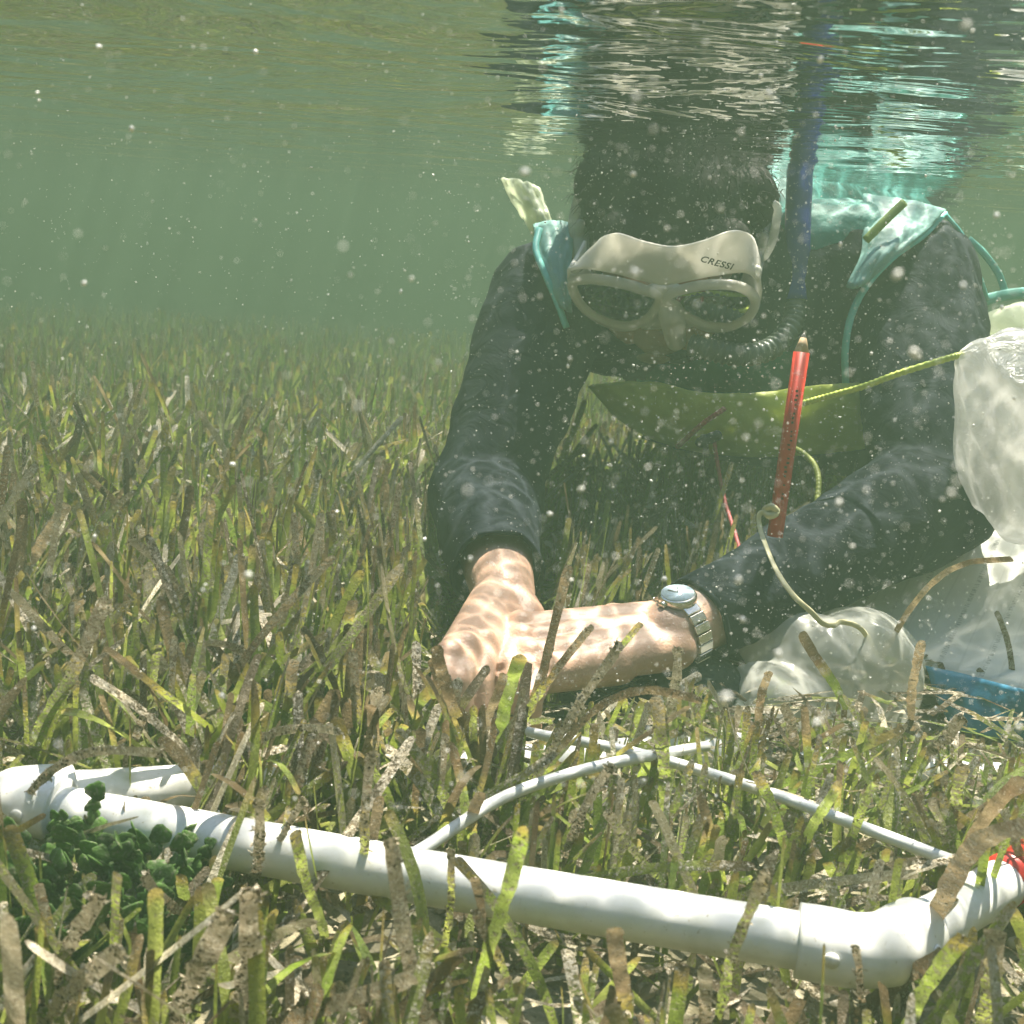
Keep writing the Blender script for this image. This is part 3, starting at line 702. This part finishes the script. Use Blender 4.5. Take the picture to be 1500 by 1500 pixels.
hem = sheet('vest_hem', [[at(862, 566, 1.22), at(905, 560, 1.20), at(960, 560, 1.18), at(1030, 575, 1.165), at(1110, 575, 1.165), at(1190, 565, 1.17), at(1262, 560, 1.185)],
                  [at(880, 585, 1.225), at(918, 598, 1.21), at(965, 612, 1.19), at(1035, 622, 1.175), at(1115, 622, 1.175), at(1192, 620, 1.18), at(1264, 610, 1.19)],
                  [at(898, 606, 1.25), at(930, 628, 1.24), at(972, 648, 1.225), at(1040, 663, 1.21), at(1120, 668, 1.205), at(1195, 664, 1.21), at(1266, 656, 1.215)]], M_HEM, .003, ripple=.006)
adopt(hem, person)
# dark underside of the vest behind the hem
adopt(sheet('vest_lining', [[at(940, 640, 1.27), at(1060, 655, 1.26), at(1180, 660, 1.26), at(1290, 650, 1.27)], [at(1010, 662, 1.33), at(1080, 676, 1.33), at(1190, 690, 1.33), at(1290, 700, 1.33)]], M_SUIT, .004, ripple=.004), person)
# vest billow at the surface by the far shoulder, sunlit glow painted in
M_BIL = simple('vest_pale_sunlit', (.92, .96, .80), .4, .05, 40, transl=.6)
adopt(sheet('vest_billow', [[at(735, 262, 1.40), at(752, 262, 1.37), at(772, 268, 1.36), at(790, 276, 1.38)], [at(748, 290, 1.39), at(764, 286, 1.36), at(782, 292, 1.35), at(798, 300, 1.37)],
                            [at(766, 318, 1.38), at(780, 314, 1.35), at(794, 318, 1.34), at(808, 326, 1.36)], [at(784, 348, 1.36), at(796, 344, 1.34), at(806, 346, 1.33), at(816, 352, 1.35)]], M_BIL, .003, ripple=.012), person)
M_BIL2 = simple('vest_shoulder_sunlit', (.34, .62, .56), .5, .15, 40, .002, 60, transl=.35)  # paler copy of the teal vest, sunlight painted into the shoulder colour
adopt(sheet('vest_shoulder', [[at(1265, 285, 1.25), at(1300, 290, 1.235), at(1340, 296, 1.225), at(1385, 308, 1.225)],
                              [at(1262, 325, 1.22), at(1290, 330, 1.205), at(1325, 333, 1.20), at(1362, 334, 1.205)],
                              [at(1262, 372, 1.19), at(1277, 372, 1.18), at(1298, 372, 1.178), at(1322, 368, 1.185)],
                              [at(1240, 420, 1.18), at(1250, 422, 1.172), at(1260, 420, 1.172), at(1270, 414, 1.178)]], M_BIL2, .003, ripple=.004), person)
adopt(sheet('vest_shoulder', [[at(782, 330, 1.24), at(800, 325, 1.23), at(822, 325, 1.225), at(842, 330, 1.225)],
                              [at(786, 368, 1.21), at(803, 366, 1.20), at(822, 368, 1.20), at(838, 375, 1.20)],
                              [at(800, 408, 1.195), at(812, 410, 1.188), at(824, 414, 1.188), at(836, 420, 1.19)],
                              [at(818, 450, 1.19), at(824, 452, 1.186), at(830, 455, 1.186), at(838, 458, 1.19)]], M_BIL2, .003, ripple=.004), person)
adopt(tube('shoulder_strap', [at(1325, 296, 1.19), at(1300, 320, 1.185), at(1268, 352, 1.18)], .0042, simple('strap_olive', (.24, .34, .05), .5), seg=8, flat=.4, flatdir=-fwd), person)

# hair: a cap on the skull plus short locks
hm = fuse('hair', [('e', hd(0, .018, -.018), (HX*.084, HT*.096, HN*.100)), ('c', hd(-.05, .05, .055), .026, hd(.05, .05, .055), .026), ('c', HC+V3(-.060, -.03, .045), .038, HC+V3(.062, -.03, .045), .038), ('c', HC+V3(-.056, .0, .10), .042, HC+V3(.060, .0, .10), .042), ('c', hd(-.072, .0, -.02), .018, hd(-.07, .05, .0), .02), ('c', hd(.072, .0, -.02), .018, hd(.07, .05, .0), .02)], .003, 4, disp=lambda p: 0.005*mn.noise(p*22))
bm = bmesh.new(); bm.from_mesh(hm)
bmesh.ops.delete(bm, geom=[v for v in bm.verts if (v.co-HC).dot(HT) < .034+.010*mn.noise(v.co*60) and (v.co-HC).dot(HN) > .035], context='VERTS'); bm.to_mesh(hm); bm.free()
hair = adopt(link('hair', hm, M_HAIR), person)
hv = Blades(); hvs = [v.co.copy() for v in hm.vertices]
for _ in range(1500):
    c_ = random.choice(hvs); nrm = (c_-HC).normalized(); d_ = (nrm*.5+Vector((random.gauss(0, .6), random.gauss(-.2, .5), random.gauss(-.1, .5)))).normalized(); L = random.uniform(.008, .022)
    if nrm.dot(HN) > .3: L *= .6
    hv.add([c_, c_+d_*L*.5, c_+d_*L+Vector((0, 0, -.3*L))], .0009, Vector((random.gauss(0, 1), random.gauss(0, 1), 0)), 0, 0, 0)
lk = link('hair_locks', hv.mesh('hair_locks'), M_HAIR); adopt(lk, person); lk.parent = hair

# ------------------------------------------------------------------ mask
def mk(x, y, z=0): return hd(x/1000, (y-12)/1000+.010, .070+z/1000)          # mm in the mask frame (x right, y up the face, z out)
YS = 1/cos(radians(27))
def tr(P, z=0, cx=974, curv=.00026):
    out = []
    for x, y in P:
        pl = hd(0, 0, .066+z/1000); v = ray(x, y); q = C0 + v*((pl-C0).dot(HN)/v.dot(HN)); out.append(q - HN*((x-cx)**2*curv/1000))
    return out
mask = empty('dive_mask', mk(0, 0, 0), 'clear white twin lens snorkelling mask on the face of the diver', 'mask')
s = NT('silicone'); p = s.obj()
c = s.mix(s.ramp(s.noise(40, 3, p), .3, .7), (.90, .88, .80), (.93, .92, .87))
pb = s.bsdf(Base_Color=c, Roughness=.3); tl = s.n('BsdfTranslucent'); s.set(tl.inputs[0], c); M_SIL = s.done(s.mixsh(.5, pb, tl.outputs[0]))
M_SIL2 = simple('strap_clear', (.70, .71, .66), .25, .1, transl=.3, alpha=.25)
LZ = 40
lensL = [(843, 420), (868, 414), (905, 417), (938, 425), (962, 434), (958, 450), (944, 466), (920, 475), (893, 472), (866, 460), (848, 441)]
lensR = [(976, 437), (1005, 425), (1040, 420), (1075, 423), (1098, 436), (1102, 452), (1090, 469), (1066, 478), (1036, 475), (1010, 463), (990, 450)]
def grow(P, k):
    cx = sum(x for x, y in P)/len(P); cy = sum(y for x, y in P)/len(P); return [(cx+(x-cx)*k, cy+(y-cy)*k) for x, y in P]
for L_ in (lensL, lensR):
    rim = tube('frame', tr(grow(L_, 1.06), LZ), .0050, M_SIL, closed=True, seg=12, n=6); adopt(rim, mask)
    # lens glass
    pts = tube(None, tr(grow(L_, 1.0), LZ+1), .0001, closed=True, seg=3, n=4)
    rn = [pts.vertices[i*3].co.copy() for i in range(len(pts.vertices)//3)]; cen = sum(rn, Vector())/len(rn)
    V = rn + [q-HN*.003 for q in rn]; n_ = len(rn); F = [tuple(range(n_)), tuple(range(n_, 2*n_))[::-1]] + [(i, (i+1) % n_, n_+(i+1) % n_, n_+i) for i in range(n_)]
    sL = NT('lens_glass'); gl = sL.n('BsdfGlossy'); gl.inputs['Roughness'].default_value = .04; gl.inputs[0].default_value = (.8, .85, .8, 1); tt = sL.n('BsdfTransparent'); tt.inputs[0].default_value = (.55, .62, .55, 1)
    df = sL.n('BsdfDiffuse'); df.inputs[0].default_value = (.52, .53, .42, 1); ff = sL.n('Fresnel', i_IOR=1.6)
    m_ = sL.done(sL.mixsh(ff.outputs[0], sL.mixsh(.78, tt.outputs[0], df.outputs[0]), gl.outputs[0]))
    adopt(link('lens', pyd('lens', V, F), m_, smooth=False), mask)
# skirt: one moulded piece from the face out to the rims, with the nose pocket
def loft(name, A, B, mids, mat, n=6, thick=.0028, closed=False):
    rows = [A]+mids+[B]; return sheet(name, rows, mat, thick, n=n)
outer = [(832, 402), (850, 398), (900, 402), (940, 411), (974, 417), (1010, 411), (1050, 405), (1092, 404), (1113, 418)]
top_f = tr(outer, LZ-1)
top_b = [tr([(x, y)], z)[0] for x, y, z in ((866, 388, 4), (876, 358, 14), (902, 343, 21), (944, 354, 24), (986, 361, 25), (1028, 354, 24), (1072, 341, 21), (1100, 350, 14), (1112, 385, 4))]
mid1 = [a.lerp(b, .5)+HT*.003-HN*.002 for a, b in zip(top_f, top_b)]
brow = adopt(loft('skirt', top_f, top_b, [mid1], M_SIL), mask)
bot = [(832, 402), (834, 425), (846, 452), (870, 472), (900, 484), (925, 484), (945, 475)]
bf = tr(bot, LZ-2); bb = [q-HN*.040+(Vector(q)-mk(0, 0, 0)).dot(HX)*HX*-.14 for q in bf]
adopt(loft('skirt', bf, bb, [[a.lerp(b, .5)-HT*.001 for a, b in zip(bf, bb)]], M_SIL), mask)
bot = [(1006, 470), (1030, 484), (1058, 488), (1084, 482), (1104, 464), (1114, 440), (1113, 418)]
bf = tr(bot, LZ-2); bb = [q-HN*.040+(Vector(q)-mk(0, 0, 0)).dot(HX)*HX*-.14 for q in bf]
adopt(loft('skirt', bf, bb, [[a.lerp(b, .5)-HT*.001 for a, b in zip(bf, bb)]], M_SIL), mask)
npk = fuse('nose_pocket', [('c', tr([(970, 440)], LZ-6)[0], .008, tr([(984, 462)], LZ+4)[0], .0115), ('c', tr([(984, 462)], LZ+2)[0], .0125, tr([(990, 499)], LZ+7)[0], .0098),
                           ('c', tr([(962, 455)], LZ-8)[0], .006, tr([(944, 474)], LZ-6)[0], .0055), ('c', tr([(984, 452)], LZ-8)[0], .006, tr([(1010, 470)], LZ-6)[0], .0055), ('c', tr([(945, 474)], LZ-8)[0], .006, tr([(1010, 472)], LZ-8)[0], .006),
                           ('c', tr([(955, 424)], LZ-4)[0], .0055, tr([(990, 424)], LZ-4)[0], .0055)], .0012, 3)
adopt(link('nose_pocket', npk, M_SIL), mask)
# side arms, buckles, straps
for sgn, bx, top, up_ in ((-1, (842, 398), (800, 300), (845, 280)), (1, (1108, 402), (1140, 300), (1128, 262))):
    a0 = tr([bx], LZ-8)[0]; x_ = .079*sgn
    b0 = hd(x_*1.05, .008, .045); b1 = hd(x_*1.10, .012, .012)
    bk = fuse('buckle', [('c', a0, .0055, b0, .0075), ('c', b0, .0075, b1, .0085), ('c', hd(x_*1.12, -.01, .02), .005, hd(x_*1.12, .03, .018), .005)], .0012, 2); adopt(link('buckle', bk, M_SIL2), mask)
    adopt(tube('strap', [b1, hd(x_*1.12, .03, -.02), hd(x_*.98, .045, -.06), hd(x_*.6, .05, -.10), hd(0, .05, -.115)], .011, M_SIL2, seg=10, flat=.14, flatdir=HX*sgn), mask)
    adopt(tube('strap_end', [hd(x_*1.14, .0, .03), hd(x_*1.22, .028, .024), hd(x_*1.20, .062, .018), hd(x_*1.12, .075, .02)] if sgn > 0 else [hd(x_*1.12, .0, .02), hd(x_*1.20, .02, .01), hd(x_*1.16, .05, .0), hd(x_*1.08, .05, -.01)], [.003, .0065, .0060, .003], M_SIL2, seg=10, flat=.2, flatdir=Vector((sgn*.5, -.8, 0))), mask)
# raised letters on the brow of the mask
tc = D.curves.new('lettering', 'FONT'); tc.body = 'CRESSI'; tc.size = .0080; tc.extrude = .0003; tc.align_x = 'CENTER'; tc.align_y = 'CENTER'; tc.shear = .25; tc.space_character = 1.12; tc.offset = .00015
to = D.objects.new('t', tc); COL.objects.link(to); bpy.context.view_layer.update(); tm = D.meshes.new_from_object(to.evaluated_get(bpy.context.evaluated_depsgraph_get())); D.objects.remove(to)
p0 = tr([(1042, 396)], LZ-8)[0]
a_t = (top_b[6]-top_f[6]).normalized(); yv = a_t; xv = (HX + HT*.10).normalized(); xv = (xv-yv*xv.dot(yv)).normalized(); zv = xv.cross(yv)
p0 = (mid1[6].lerp(top_f[6], .52)-HX*.004)+zv*.0042*(1 if zv.dot(-fwd) > 0 else -1)
Mx = Matrix((xv, yv, zv)).transposed().to_4x4(); tm.transform(Matrix.Translation(p0) @ Mx @ Matrix.Diagonal((1.15, 1, 1, 1))); 
from mathutils.bvhtree import BVHTree
bv3 = BVHTree.FromPolygons([v.co.copy() for v in brow.data.vertices], [tuple(p_.vertices) for p_ in brow.data.polygons])
zc = zv if zv.dot(-fwd) > 0 else -zv
for v in tm.vertices:
    lz = (v.co-p0).dot(zc); hit = bv3.ray_cast(v.co+zc*.04, -zc)
    if hit[0] is not None: v.co = hit[0] + zc*(.0018+max(0, lz))
tm.name = 'lettering'; tm.materials.clear()
adopt(link('lettering', tm, simple('ink_black', (.02, .025, .025), .5), smooth=False), mask)

# ------------------------------------------------------------------ snorkel
sn = empty('snorkel', at(1168, 420, 1.2), 'dark blue snorkel tube rising to the surface beside the head of the diver', 'snorkel')
s = NT('snorkel_blue'); p = s.obj(); c = s.mix(s.ramp(s.noise(30, 2, p), .4, .6), (.006, .014, .16), (.012, .028, .34)); M_SNO = s.done(s.bsdf(Base_Color=c, Roughness=.3))
adopt(tube('pipe', [at(1166, 440, 1.21), at(1168, 380, 1.21), at(1169, 320, 1.215), at(1171, 270, 1.22), at(1172, 215, 1.23)], .0128, M_SNO, seg=20), sn)
pts = catmull([at(1166, 438, 1.21), at(1160, 475, 1.20), at(1130, 510, 1.185), at(1085, 520, 1.17), at(1040, 512, 1.16), at(1010, 505, 1.165)], 10)
hose = tube('mouth_hose', pts, [.0115 if i % 2 else .0088 for i in range(len(pts))], simple('hose_clear', (.16, .19, .16), .3, .1, transl=.3), seg=16, n=2); adopt(hose, sn)

# ------------------------------------------------------------------ watch
aw = (wrB-elB).normalized(); wc = wrB-aw*.002; wc = at(992, 925, .925)
nW = (Vector((-.35, -.42, .90))); nW = (nW-aw*nW.dot(aw)).normalized(); vW = aw.cross(nW); RW = .0290
watch = empty('wristwatch', wc, 'steel wristwatch with a sky reflection painted on its dial on the wrist beside the black sleeve cuff', 'watch')
M_STEEL = simple('steel', (.62, .60, .55), .22, .1, metal=1.0); M_DIAL = simple('dial_sky_reflection', (.50, .62, .68), .12, .03, spec=.8)  # the dial's blue is a sky reflection painted into its colour
ring = []
for i in range(24):
    an = 2*pi*i/24; ring.append(wc + (nW*cos(an)+vW*sin(an))*RW)
V = []; F = []
for i in range(24):            # bracelet links
    an = 2*pi*i/24; 
    if abs((an+pi) % (2*pi)-pi) < .5: continue
    c_ = (nW*cos(an)+vW*sin(an)); t_ = (nW*-sin(an)+vW*cos(an)); o_ = wc+c_*RW; b = len(V)
    for sx in (-1, 1):
        for st_ in (-1, 1):
            for sr in (-1, 1): V.append(o_ + aw*sx*.0075*(1 if sr < 0 else .9) + t_*st_*.0034 + c_*sr*.0014)
    F += [tuple(b+k for k in q) for q in ((0, 1, 3, 2), (4, 6, 7, 5), (0, 4, 5, 1), (2, 3, 7, 6), (0, 2, 6, 4), (1, 5, 7, 3))]
br_ = link('bracelet', pyd('bracelet', V, F), M_STEEL, smooth=False); bv_ = br_.modifiers.new('b', 'BEVEL'); bv_.width = .0006; bv_.segments = 2; adopt(br_, watch)
h0 = wc+nW*(RW-.005)
adopt(tube('case', [h0, h0+nW*.003, h0+nW*.0075, h0+nW*.009], [.0132, .0142, .0142, .0130], M_STEEL, seg=40, n=2), watch)
adopt(tube('dial', [h0+nW*.0088, h0+nW*.0096], .0122, M_DIAL, seg=40, n=1), watch)
for l_ in (.009, .006):
    dd = (vW*l_*.8 + aw*(.003 if l_ > .008 else -.005)); adopt(tube('hand', [h0+nW*.0099, h0+nW*.0099+dd], .0004, M_STEEL, seg=6, n=1), watch)
adopt(tube('crown', [h0+nW*.005+aw*.0135, h0+nW*.005+aw*.0170], .0028, M_STEEL, seg=16, n=1), watch)

# ------------------------------------------------------------------ pencil, ties, cords
pa, pb_ = at(1135, 786, .945), at(1174, 516, .93); pd_ = (pb_-pa).normalized(); R_ = .0060
pencil = empty('pencil', pa, 'red pencil standing point up beside the forearm with a cream tie', 'pencil')
sP = NT('pencil_red'); p = sP.obj(); c = sP.mix(sP.ramp(sP.noise(90, 3, p), .55, .75), (.50, .03, .02), (.40, .03, .02)); M_PEN = sP.done(sP.bsdf(Base_Color=c, Roughness=.4))
adopt(tube('shaft', [pa, pb_], R_, M_PEN, seg=6, n=1), pencil)
adopt(tube('wood_cone', [pb_, pb_+pd_*.011], [R_*.97, .0022], simple('pencil_wood', (.52, .36, .2), .7, .2), seg=12, n=1), pencil)
adopt(tube('lead', [pb_+pd_*.011, pb_+pd_*.0145], [.0022, .0007], simple('lead_grey', (.10, .09, .08), .4), seg=10, n=1), pencil)
bm = bmesh.new()
tp_ = -fwd; tp_ = (tp_-pd_*tp_.dot(pd_)).normalized(); sp_ = pd_.cross(tp_)
for i in range(26):            # small worn print along the shaft, not legible in the photo
    if random.random() < .25: continue
    c_ = pa+pd_*(.030+i*.0034)+tp_*(R_*.93)+sp_*random.uniform(-.0008, .0008)
    bmesh.ops.create_cube(bm, size=1, matrix=Matrix.Translation(c_) @ Matrix((sp_, pd_, tp_)).transposed().to_4x4() @ Matrix.Diagonal((random.uniform(.0012, .0022), random.uniform(.0008, .002), .0004, 1)))
me = D.meshes.new('print'); bm.to_mesh(me); bm.free(); adopt(link('print', me, simple('print_dark', (.06, .015, .015), .5), smooth=False), pencil)
M_CREAM = simple('elastic_cream', (.66, .62, .38), .5, .1, transl=.2)
o = tube('elastic_tie', [at(1142, 748, .925), at(1128, 750, .915), at(1113, 753, .915), at(1113, 772, .912), at(1124, 805, .90), at(1140, 840, .885), at(1163, 873, .875), at(1188, 896, .875), at(1205, 913, .88), at(1222, 916, .89), at(1234, 911, .90), at(1262, 922, .92), at(1285, 960, .93)], .0020, M_CREAM, seg=8, flat=.22, flatdir=Vector((.3, -1, .2)))
adopt(o, empty('elastic_band', at(1142, 748, .925), 'cream elastic band tied to the red pencil and trailing over the sleeve', 'band'))
kn_ = tube('knot', [at(1120, 748, .918), at(1130, 742, .912), at(1138, 750, .914), at(1128, 756, .912)], .0026, M_CREAM, closed=True, seg=8, n=4); adopt(kn_, o.parent)
M_YC = simple('cord_yellow', (.52, .62, .10), .45, .12, 200)
def braid(name, P, r, mat, label, cat, group=None):
    C = catmull(P, 14); V = []; F = []
    o = tube(name, C, [r*(1+.10*((i % 2)*2-1)) for i in range(len(C))], mat, seg=10, n=2); recentre(o); return tag(o, label, cat, group)
braid('cord', [at(1176, 591, 1.05), at(1215, 580, 1.04), at(1265, 566, 1.025), at(1320, 546, 1.01), at(1392, 524, 1.0), at(1412, 520, 1.0)], .0027, M_YC, 'bright yellow green cord running from the vest hem to the white bag', 'cord', 'yellow green cords on the diver')
M_OC = simple('cord_olive', (.30, .34, .06), .5, .12, 200)
braid('cord', [at(1150, 655, 1.15), at(1170, 660, 1.13), at(1192, 680, 1.11), at(1199, 708, 1.09), at(1194, 755, 1.07)], .0027, M_OC, 'dull olive drawcord curving down behind the red pencil', 'cord', 'yellow green cords on the diver')
M_RS = simple('string_red', (.30, .03, .035), .6, .2, 200)
braid('string', [at(1046, 645, 1.18), at(1052, 685, 1.16), at(1062, 735, 1.14), at(1076, 780, 1.11), at(1086, 815, 1.08)], .0020, M_RS, 'dark red string hanging straight down below the vest', 'string', 'red strings under the vest')
braid('string', [at(992, 655, 1.19), at(1010, 638, 1.16), at(1030, 620, 1.15), at(1062, 598, 1.15)], .0026, M_RS, 'short dark red string twisted across the lime vest hem', 'string', 'red strings under the vest')
cl = fuse('cord_clip', [('c', at(1026, 648, 1.14), .0050, at(1050, 638, 1.14), .0052), ('c', at(1030, 640, 1.138), .003, at(1034, 656, 1.138), .003)], .0008, 2)
tag(recentre(link('cord_clip', cl, simple('clip_black', (.02, .025, .02), .5))), 'small black clip where the red strings meet', 'clip')
# aqua straps trailing behind the right shoulder
M_AQ = simple('strap_aqua', (.22, .62, .52), .5, .1, transl=.2)
st_ = empty('aqua_strap', at(1440, 436, 1.35), 'thin aqua webbing straps crossing behind the shoulder at the right edge', 'strap')
adopt(tube('strap', [at(1418, 350, 1.36), at(1440, 370, 1.36), at(1462, 400, 1.36), at(1473, 430, 1.36)], .0042, M_AQ, seg=8, flat=.3, flatdir=-fwd), st_)
adopt(tube('strap', [at(1440, 440, 1.34), at(1475, 432, 1.355), at(1510, 428, 1.37)], .0062, M_AQ, seg=8, flat=.3, flatdir=-fwd), st_)

# ------------------------------------------------------------------ bags, paper, blue plastic
s = NT('plastic_milky'); p = s.obj()
c = s.mix(s.ramp(s.noise(16, 4, p, dist=1.5), .35, .65), (.88, .88, .84), (.93, .93, .90))
bp = s.bump(s.noise(22, 4, p, dist=3.0), .02)
sh = s.bsdf(Base_Color=c, Roughness=.28, Normal=bp); tl = s.n('BsdfTranslucent'); s.set(tl.inputs[0], c); sh = s.mixsh(.5, sh, tl.outputs[0]); tt = s.n('BsdfTransparent'); M_MILK = s.done(s.mixsh(.28, sh, tt.outputs[0]))
s = NT('plastic_clear'); p = s.obj(); bp = s.bump(s.noise(12, 3, p, dist=1.0), .012)
sh = s.bsdf(Base_Color=(.80, .82, .76), Roughness=.25, Normal=bp); tl = s.n('BsdfTranslucent'); tl.inputs[0].default_value = (.85, .87, .80, 1); sh = s.mixsh(.55, sh, tl.outputs[0]); tt = s.n('BsdfTransparent')
M_CLR = s.done(s.mixsh(s.math('ADD', .22, s.math('MULTIPLY', s.noise(14, 3, p, dist=1.0), .35)), sh, tt.outputs[0]))
def pleated(name, axp, rad, pleats, mat, amp=.10, seg=72, n=10, sq=.8):
    C = catmull(axp, n); R = np.interp(np.linspace(0, 1, len(C)), np.linspace(0, 1, len(rad)), rad); V = []; F = []
    prev = Vector((0, -.2, 1))
    for i, c_ in enumerate(C):
        t_ = (C[min(i+1, len(C)-1)]-C[max(i-1, 0)]).normalized(); u = (prev-t_*prev.dot(t_)).normalized(); v = t_.cross(u); prev = u; tt_ = i/(len(C)-1)
        for k in range(seg):
            a = 2*pi*k/seg; w_ = 1+amp*(1-tt_*.6)*(1-abs(sin(a*pleats*.5+1.6*sin(a*2+tt_*4))))-amp*.3 + .035*mn.noise(Vector((cos(a)*7, sin(a)*7, tt_*9))) + .10*mn.noise(Vector((cos(a)*2, sin(a)*2, tt_*4)))
            V.append(c_ + (u*cos(a)+v*sin(a)*sq)*R[i]*w_)
    for i in range(len(C)-1):
        for k in range(seg): F.append((i*seg+k, i*seg+(k+1) % seg, (i+1)*seg+(k+1) % seg, (i+1)*seg+k))
    F.append(tuple(range(seg))[::-1]); F.append(tuple(range((len(C)-1)*seg, len(C)*seg)))
    return link(name, pyd(name, V, F), mat)
o = pleated('plastic_bag', [at(1404, 522, 1.0), at(1425, 532, 1.0), at(1475, 565, 1.0), at(1545, 640, 1.01), at(1595, 730, 1.02), at(1620, 830, 1.03)], [.006, .020, .045, .070, .085, .080, .03], 11, M_MILK, amp=.20)
tag(recentre(o), 'milky white plastic bag with a gathered neck hanging at the right edge behind the elbow', 'plastic bag')
bm_ = fuse('plastic_bag', [('e', at(1180, 985, .96, -.005), (V3(.052, .0, .0), V3(0, .05, 0), V3(0, 0, .045))), ('e', at(1255, 985, .97, -.002), (V3(.055, 0, .0), V3(0, .055, 0), V3(0, 0, .05))), ('e', at(1140, 1010, .93, -.008), (V3(.04, 0, 0), V3(0, .04, 0), V3(0, 0, .025)))], .003, 4,
           disp=lambda p: .010*mn.noise(p*14)+.006*(1-abs(mn.noise(Vector((p.x*16, p.y*16, p.z*9))))*3))
tag(recentre(link('plastic_bag', bm_, M_CLR)), 'crumpled clear plastic bag on the seabed under the forearm', 'plastic bag')
# dark lump added to stand for the shadow behind the wrist
s = NT('shadow_dark'); p = s.obj(); M_DARK = s.done(s.bsdf(Base_Color=(.02, .032, .026), Roughness=.8, Normal=s.bump(s.noise(40, 4, p), .01)))
dk = fuse('shadow_lump', [('e', at(1045, 1000, 1.0, -.018), (V3(.040, 0, 0), V3(0, .05, 0), V3(0, 0, .026))), ('e', at(985, 1010, 1.0, -.015), (V3(.06, 0, 0), V3(0, .05, 0), V3(0, 0, .032))), ('e', at(920, 1020, .98, -.018), (V3(.05, 0, 0), V3(0, .04, 0), V3(0, 0, .018))), ('e', at(1090, 1040, .96, -.02), (V3(.04, 0, 0), V3(0, .04, 0), V3(0, 0, .022)))], .003, 4, disp=lambda p: .006*mn.noise(p*28))
tag(recentre(link('shadow_lump', dk, M_DARK)), 'dark lump added for the shadow on the seabed behind the watch wrist', 'painted shadow')
s = NT('paper_sheet'); uvn = s.n('UVMap'); sp = s.n('SeparateXYZ'); s.set(sp.inputs[0], uvn.outputs[0])
row = s.math('FRACT', s.math('MULTIPLY', sp.outputs[0], 11)); line = s.math('LESS_THAN', s.math('ABSOLUTE', s.math('SUBTRACT', row, .5)), .05)
mp = s.n('Mapping'); s.set(mp.inputs[0], uvn.outputs[0]); mp.inputs['Scale'].default_value = (11, 60, 1)
wd = s.ramp(s.noise(3.0, 3, mp.outputs[0]), .50, .56); row2 = s.math('LESS_THAN', s.math('ABSOLUTE', s.math('SUBTRACT', s.math('FRACT', s.math('MULTIPLY', sp.outputs[0], 5)), .5)), .055)
ink = s.math('MULTIPLY', s.math('MULTIPLY', row2, wd), .55); ink = s.math('MAXIMUM', ink, s.math('MULTIPLY', line, .10))
c = s.mix(ink, (.84, .86, .80), (.14, .17, .16)); pb = s.bsdf(Base_Color=c, Roughness=.6); tl = s.n('BsdfTranslucent'); s.set(tl.inputs[0], c); M_PAP = s.done(s.mixsh(.3, pb, tl.outputs[0]))
o = sheet('paper_sheets', [[at(1215, 905, 1.06, -.02), at(1290, 945, 1.035, -.01), at(1370, 982, 1.015, .0), at(1450, 1003, 1.00, .005), at(1540, 1030, .985, .01)],
                           [at(1270, 800, 1.12), at(1340, 850, 1.09), at(1420, 880, 1.065), at(1500, 890, 1.045), at(1580, 900, 1.03)],
                           [at(1330, 690, 1.20), at(1400, 740, 1.16), at(1470, 770, 1.13), at(1550, 780, 1.11), at(1620, 790, 1.09)]], M_PAP, .0015, ripple=.006, uv=True)
tag(o, 'white waterproof paper sheets with faint ruled print leaning behind the elbow at the right', 'paper')
M_BLU = simple('plastic_blue', (.02, .17, .28), .35, .15, 40, .002, 60)
o = sheet('blue_folder', [[onz(1356, 976, .012), onz(1420, 990, .014), onz(1530, 1018, .02)], [onz(1372, 1022, -.006), onz(1430, 1038, -.004), onz(1530, 1056, .002)], [onz(1395, 1068, -.022), onz(1450, 1080, -.02), onz(1530, 1094, -.015)]], M_BLU, .003, ripple=.003)
tag(o, 'blue plastic folder edge below the paper sheets at the right', 'folder')
# pale green thing behind the straps at the right edge
o = fuse('float', [('e', at(1500, 480, 1.45), (V3(.045, 0, 0), V3(0, .05, 0), V3(0, 0, .03)))], .003, 3, disp=lambda p: .008*mn.noise(p*30))
tag(recentre(link('float', o, M_BIL)), 'pale green crinkled float glimpsed at the right edge above the white bag', 'float')

# ------------------------------------------------------------------ suspended particles
s = NT('marine_snow'); M_SNOW = s.done(s.bsdf(Base_Color=(.85, .84, .78), Roughness=.5))
def pp():
    d = random.uniform(.10, 1.15)**1.0; d = .13+1.1*random.random()**.7
    px = random.uniform(-40, 1540) if random.random() < .45 else random.gauss(1120, 260); py = random.uniform(-40, 1200)
    q = at(px, py, d); return q if .02 < q.z < SURF-.008 else None
def ps():
    r = random.random(); return .00011+.00022*random.random()**2 if r < .985 else random.uniform(.0004, .0008) 
tag(link('floating_particles', scatter_rocks('floating_particles', 22000, pp, M_SNOW, ps, .9), M_SNOW), kind='stuff')
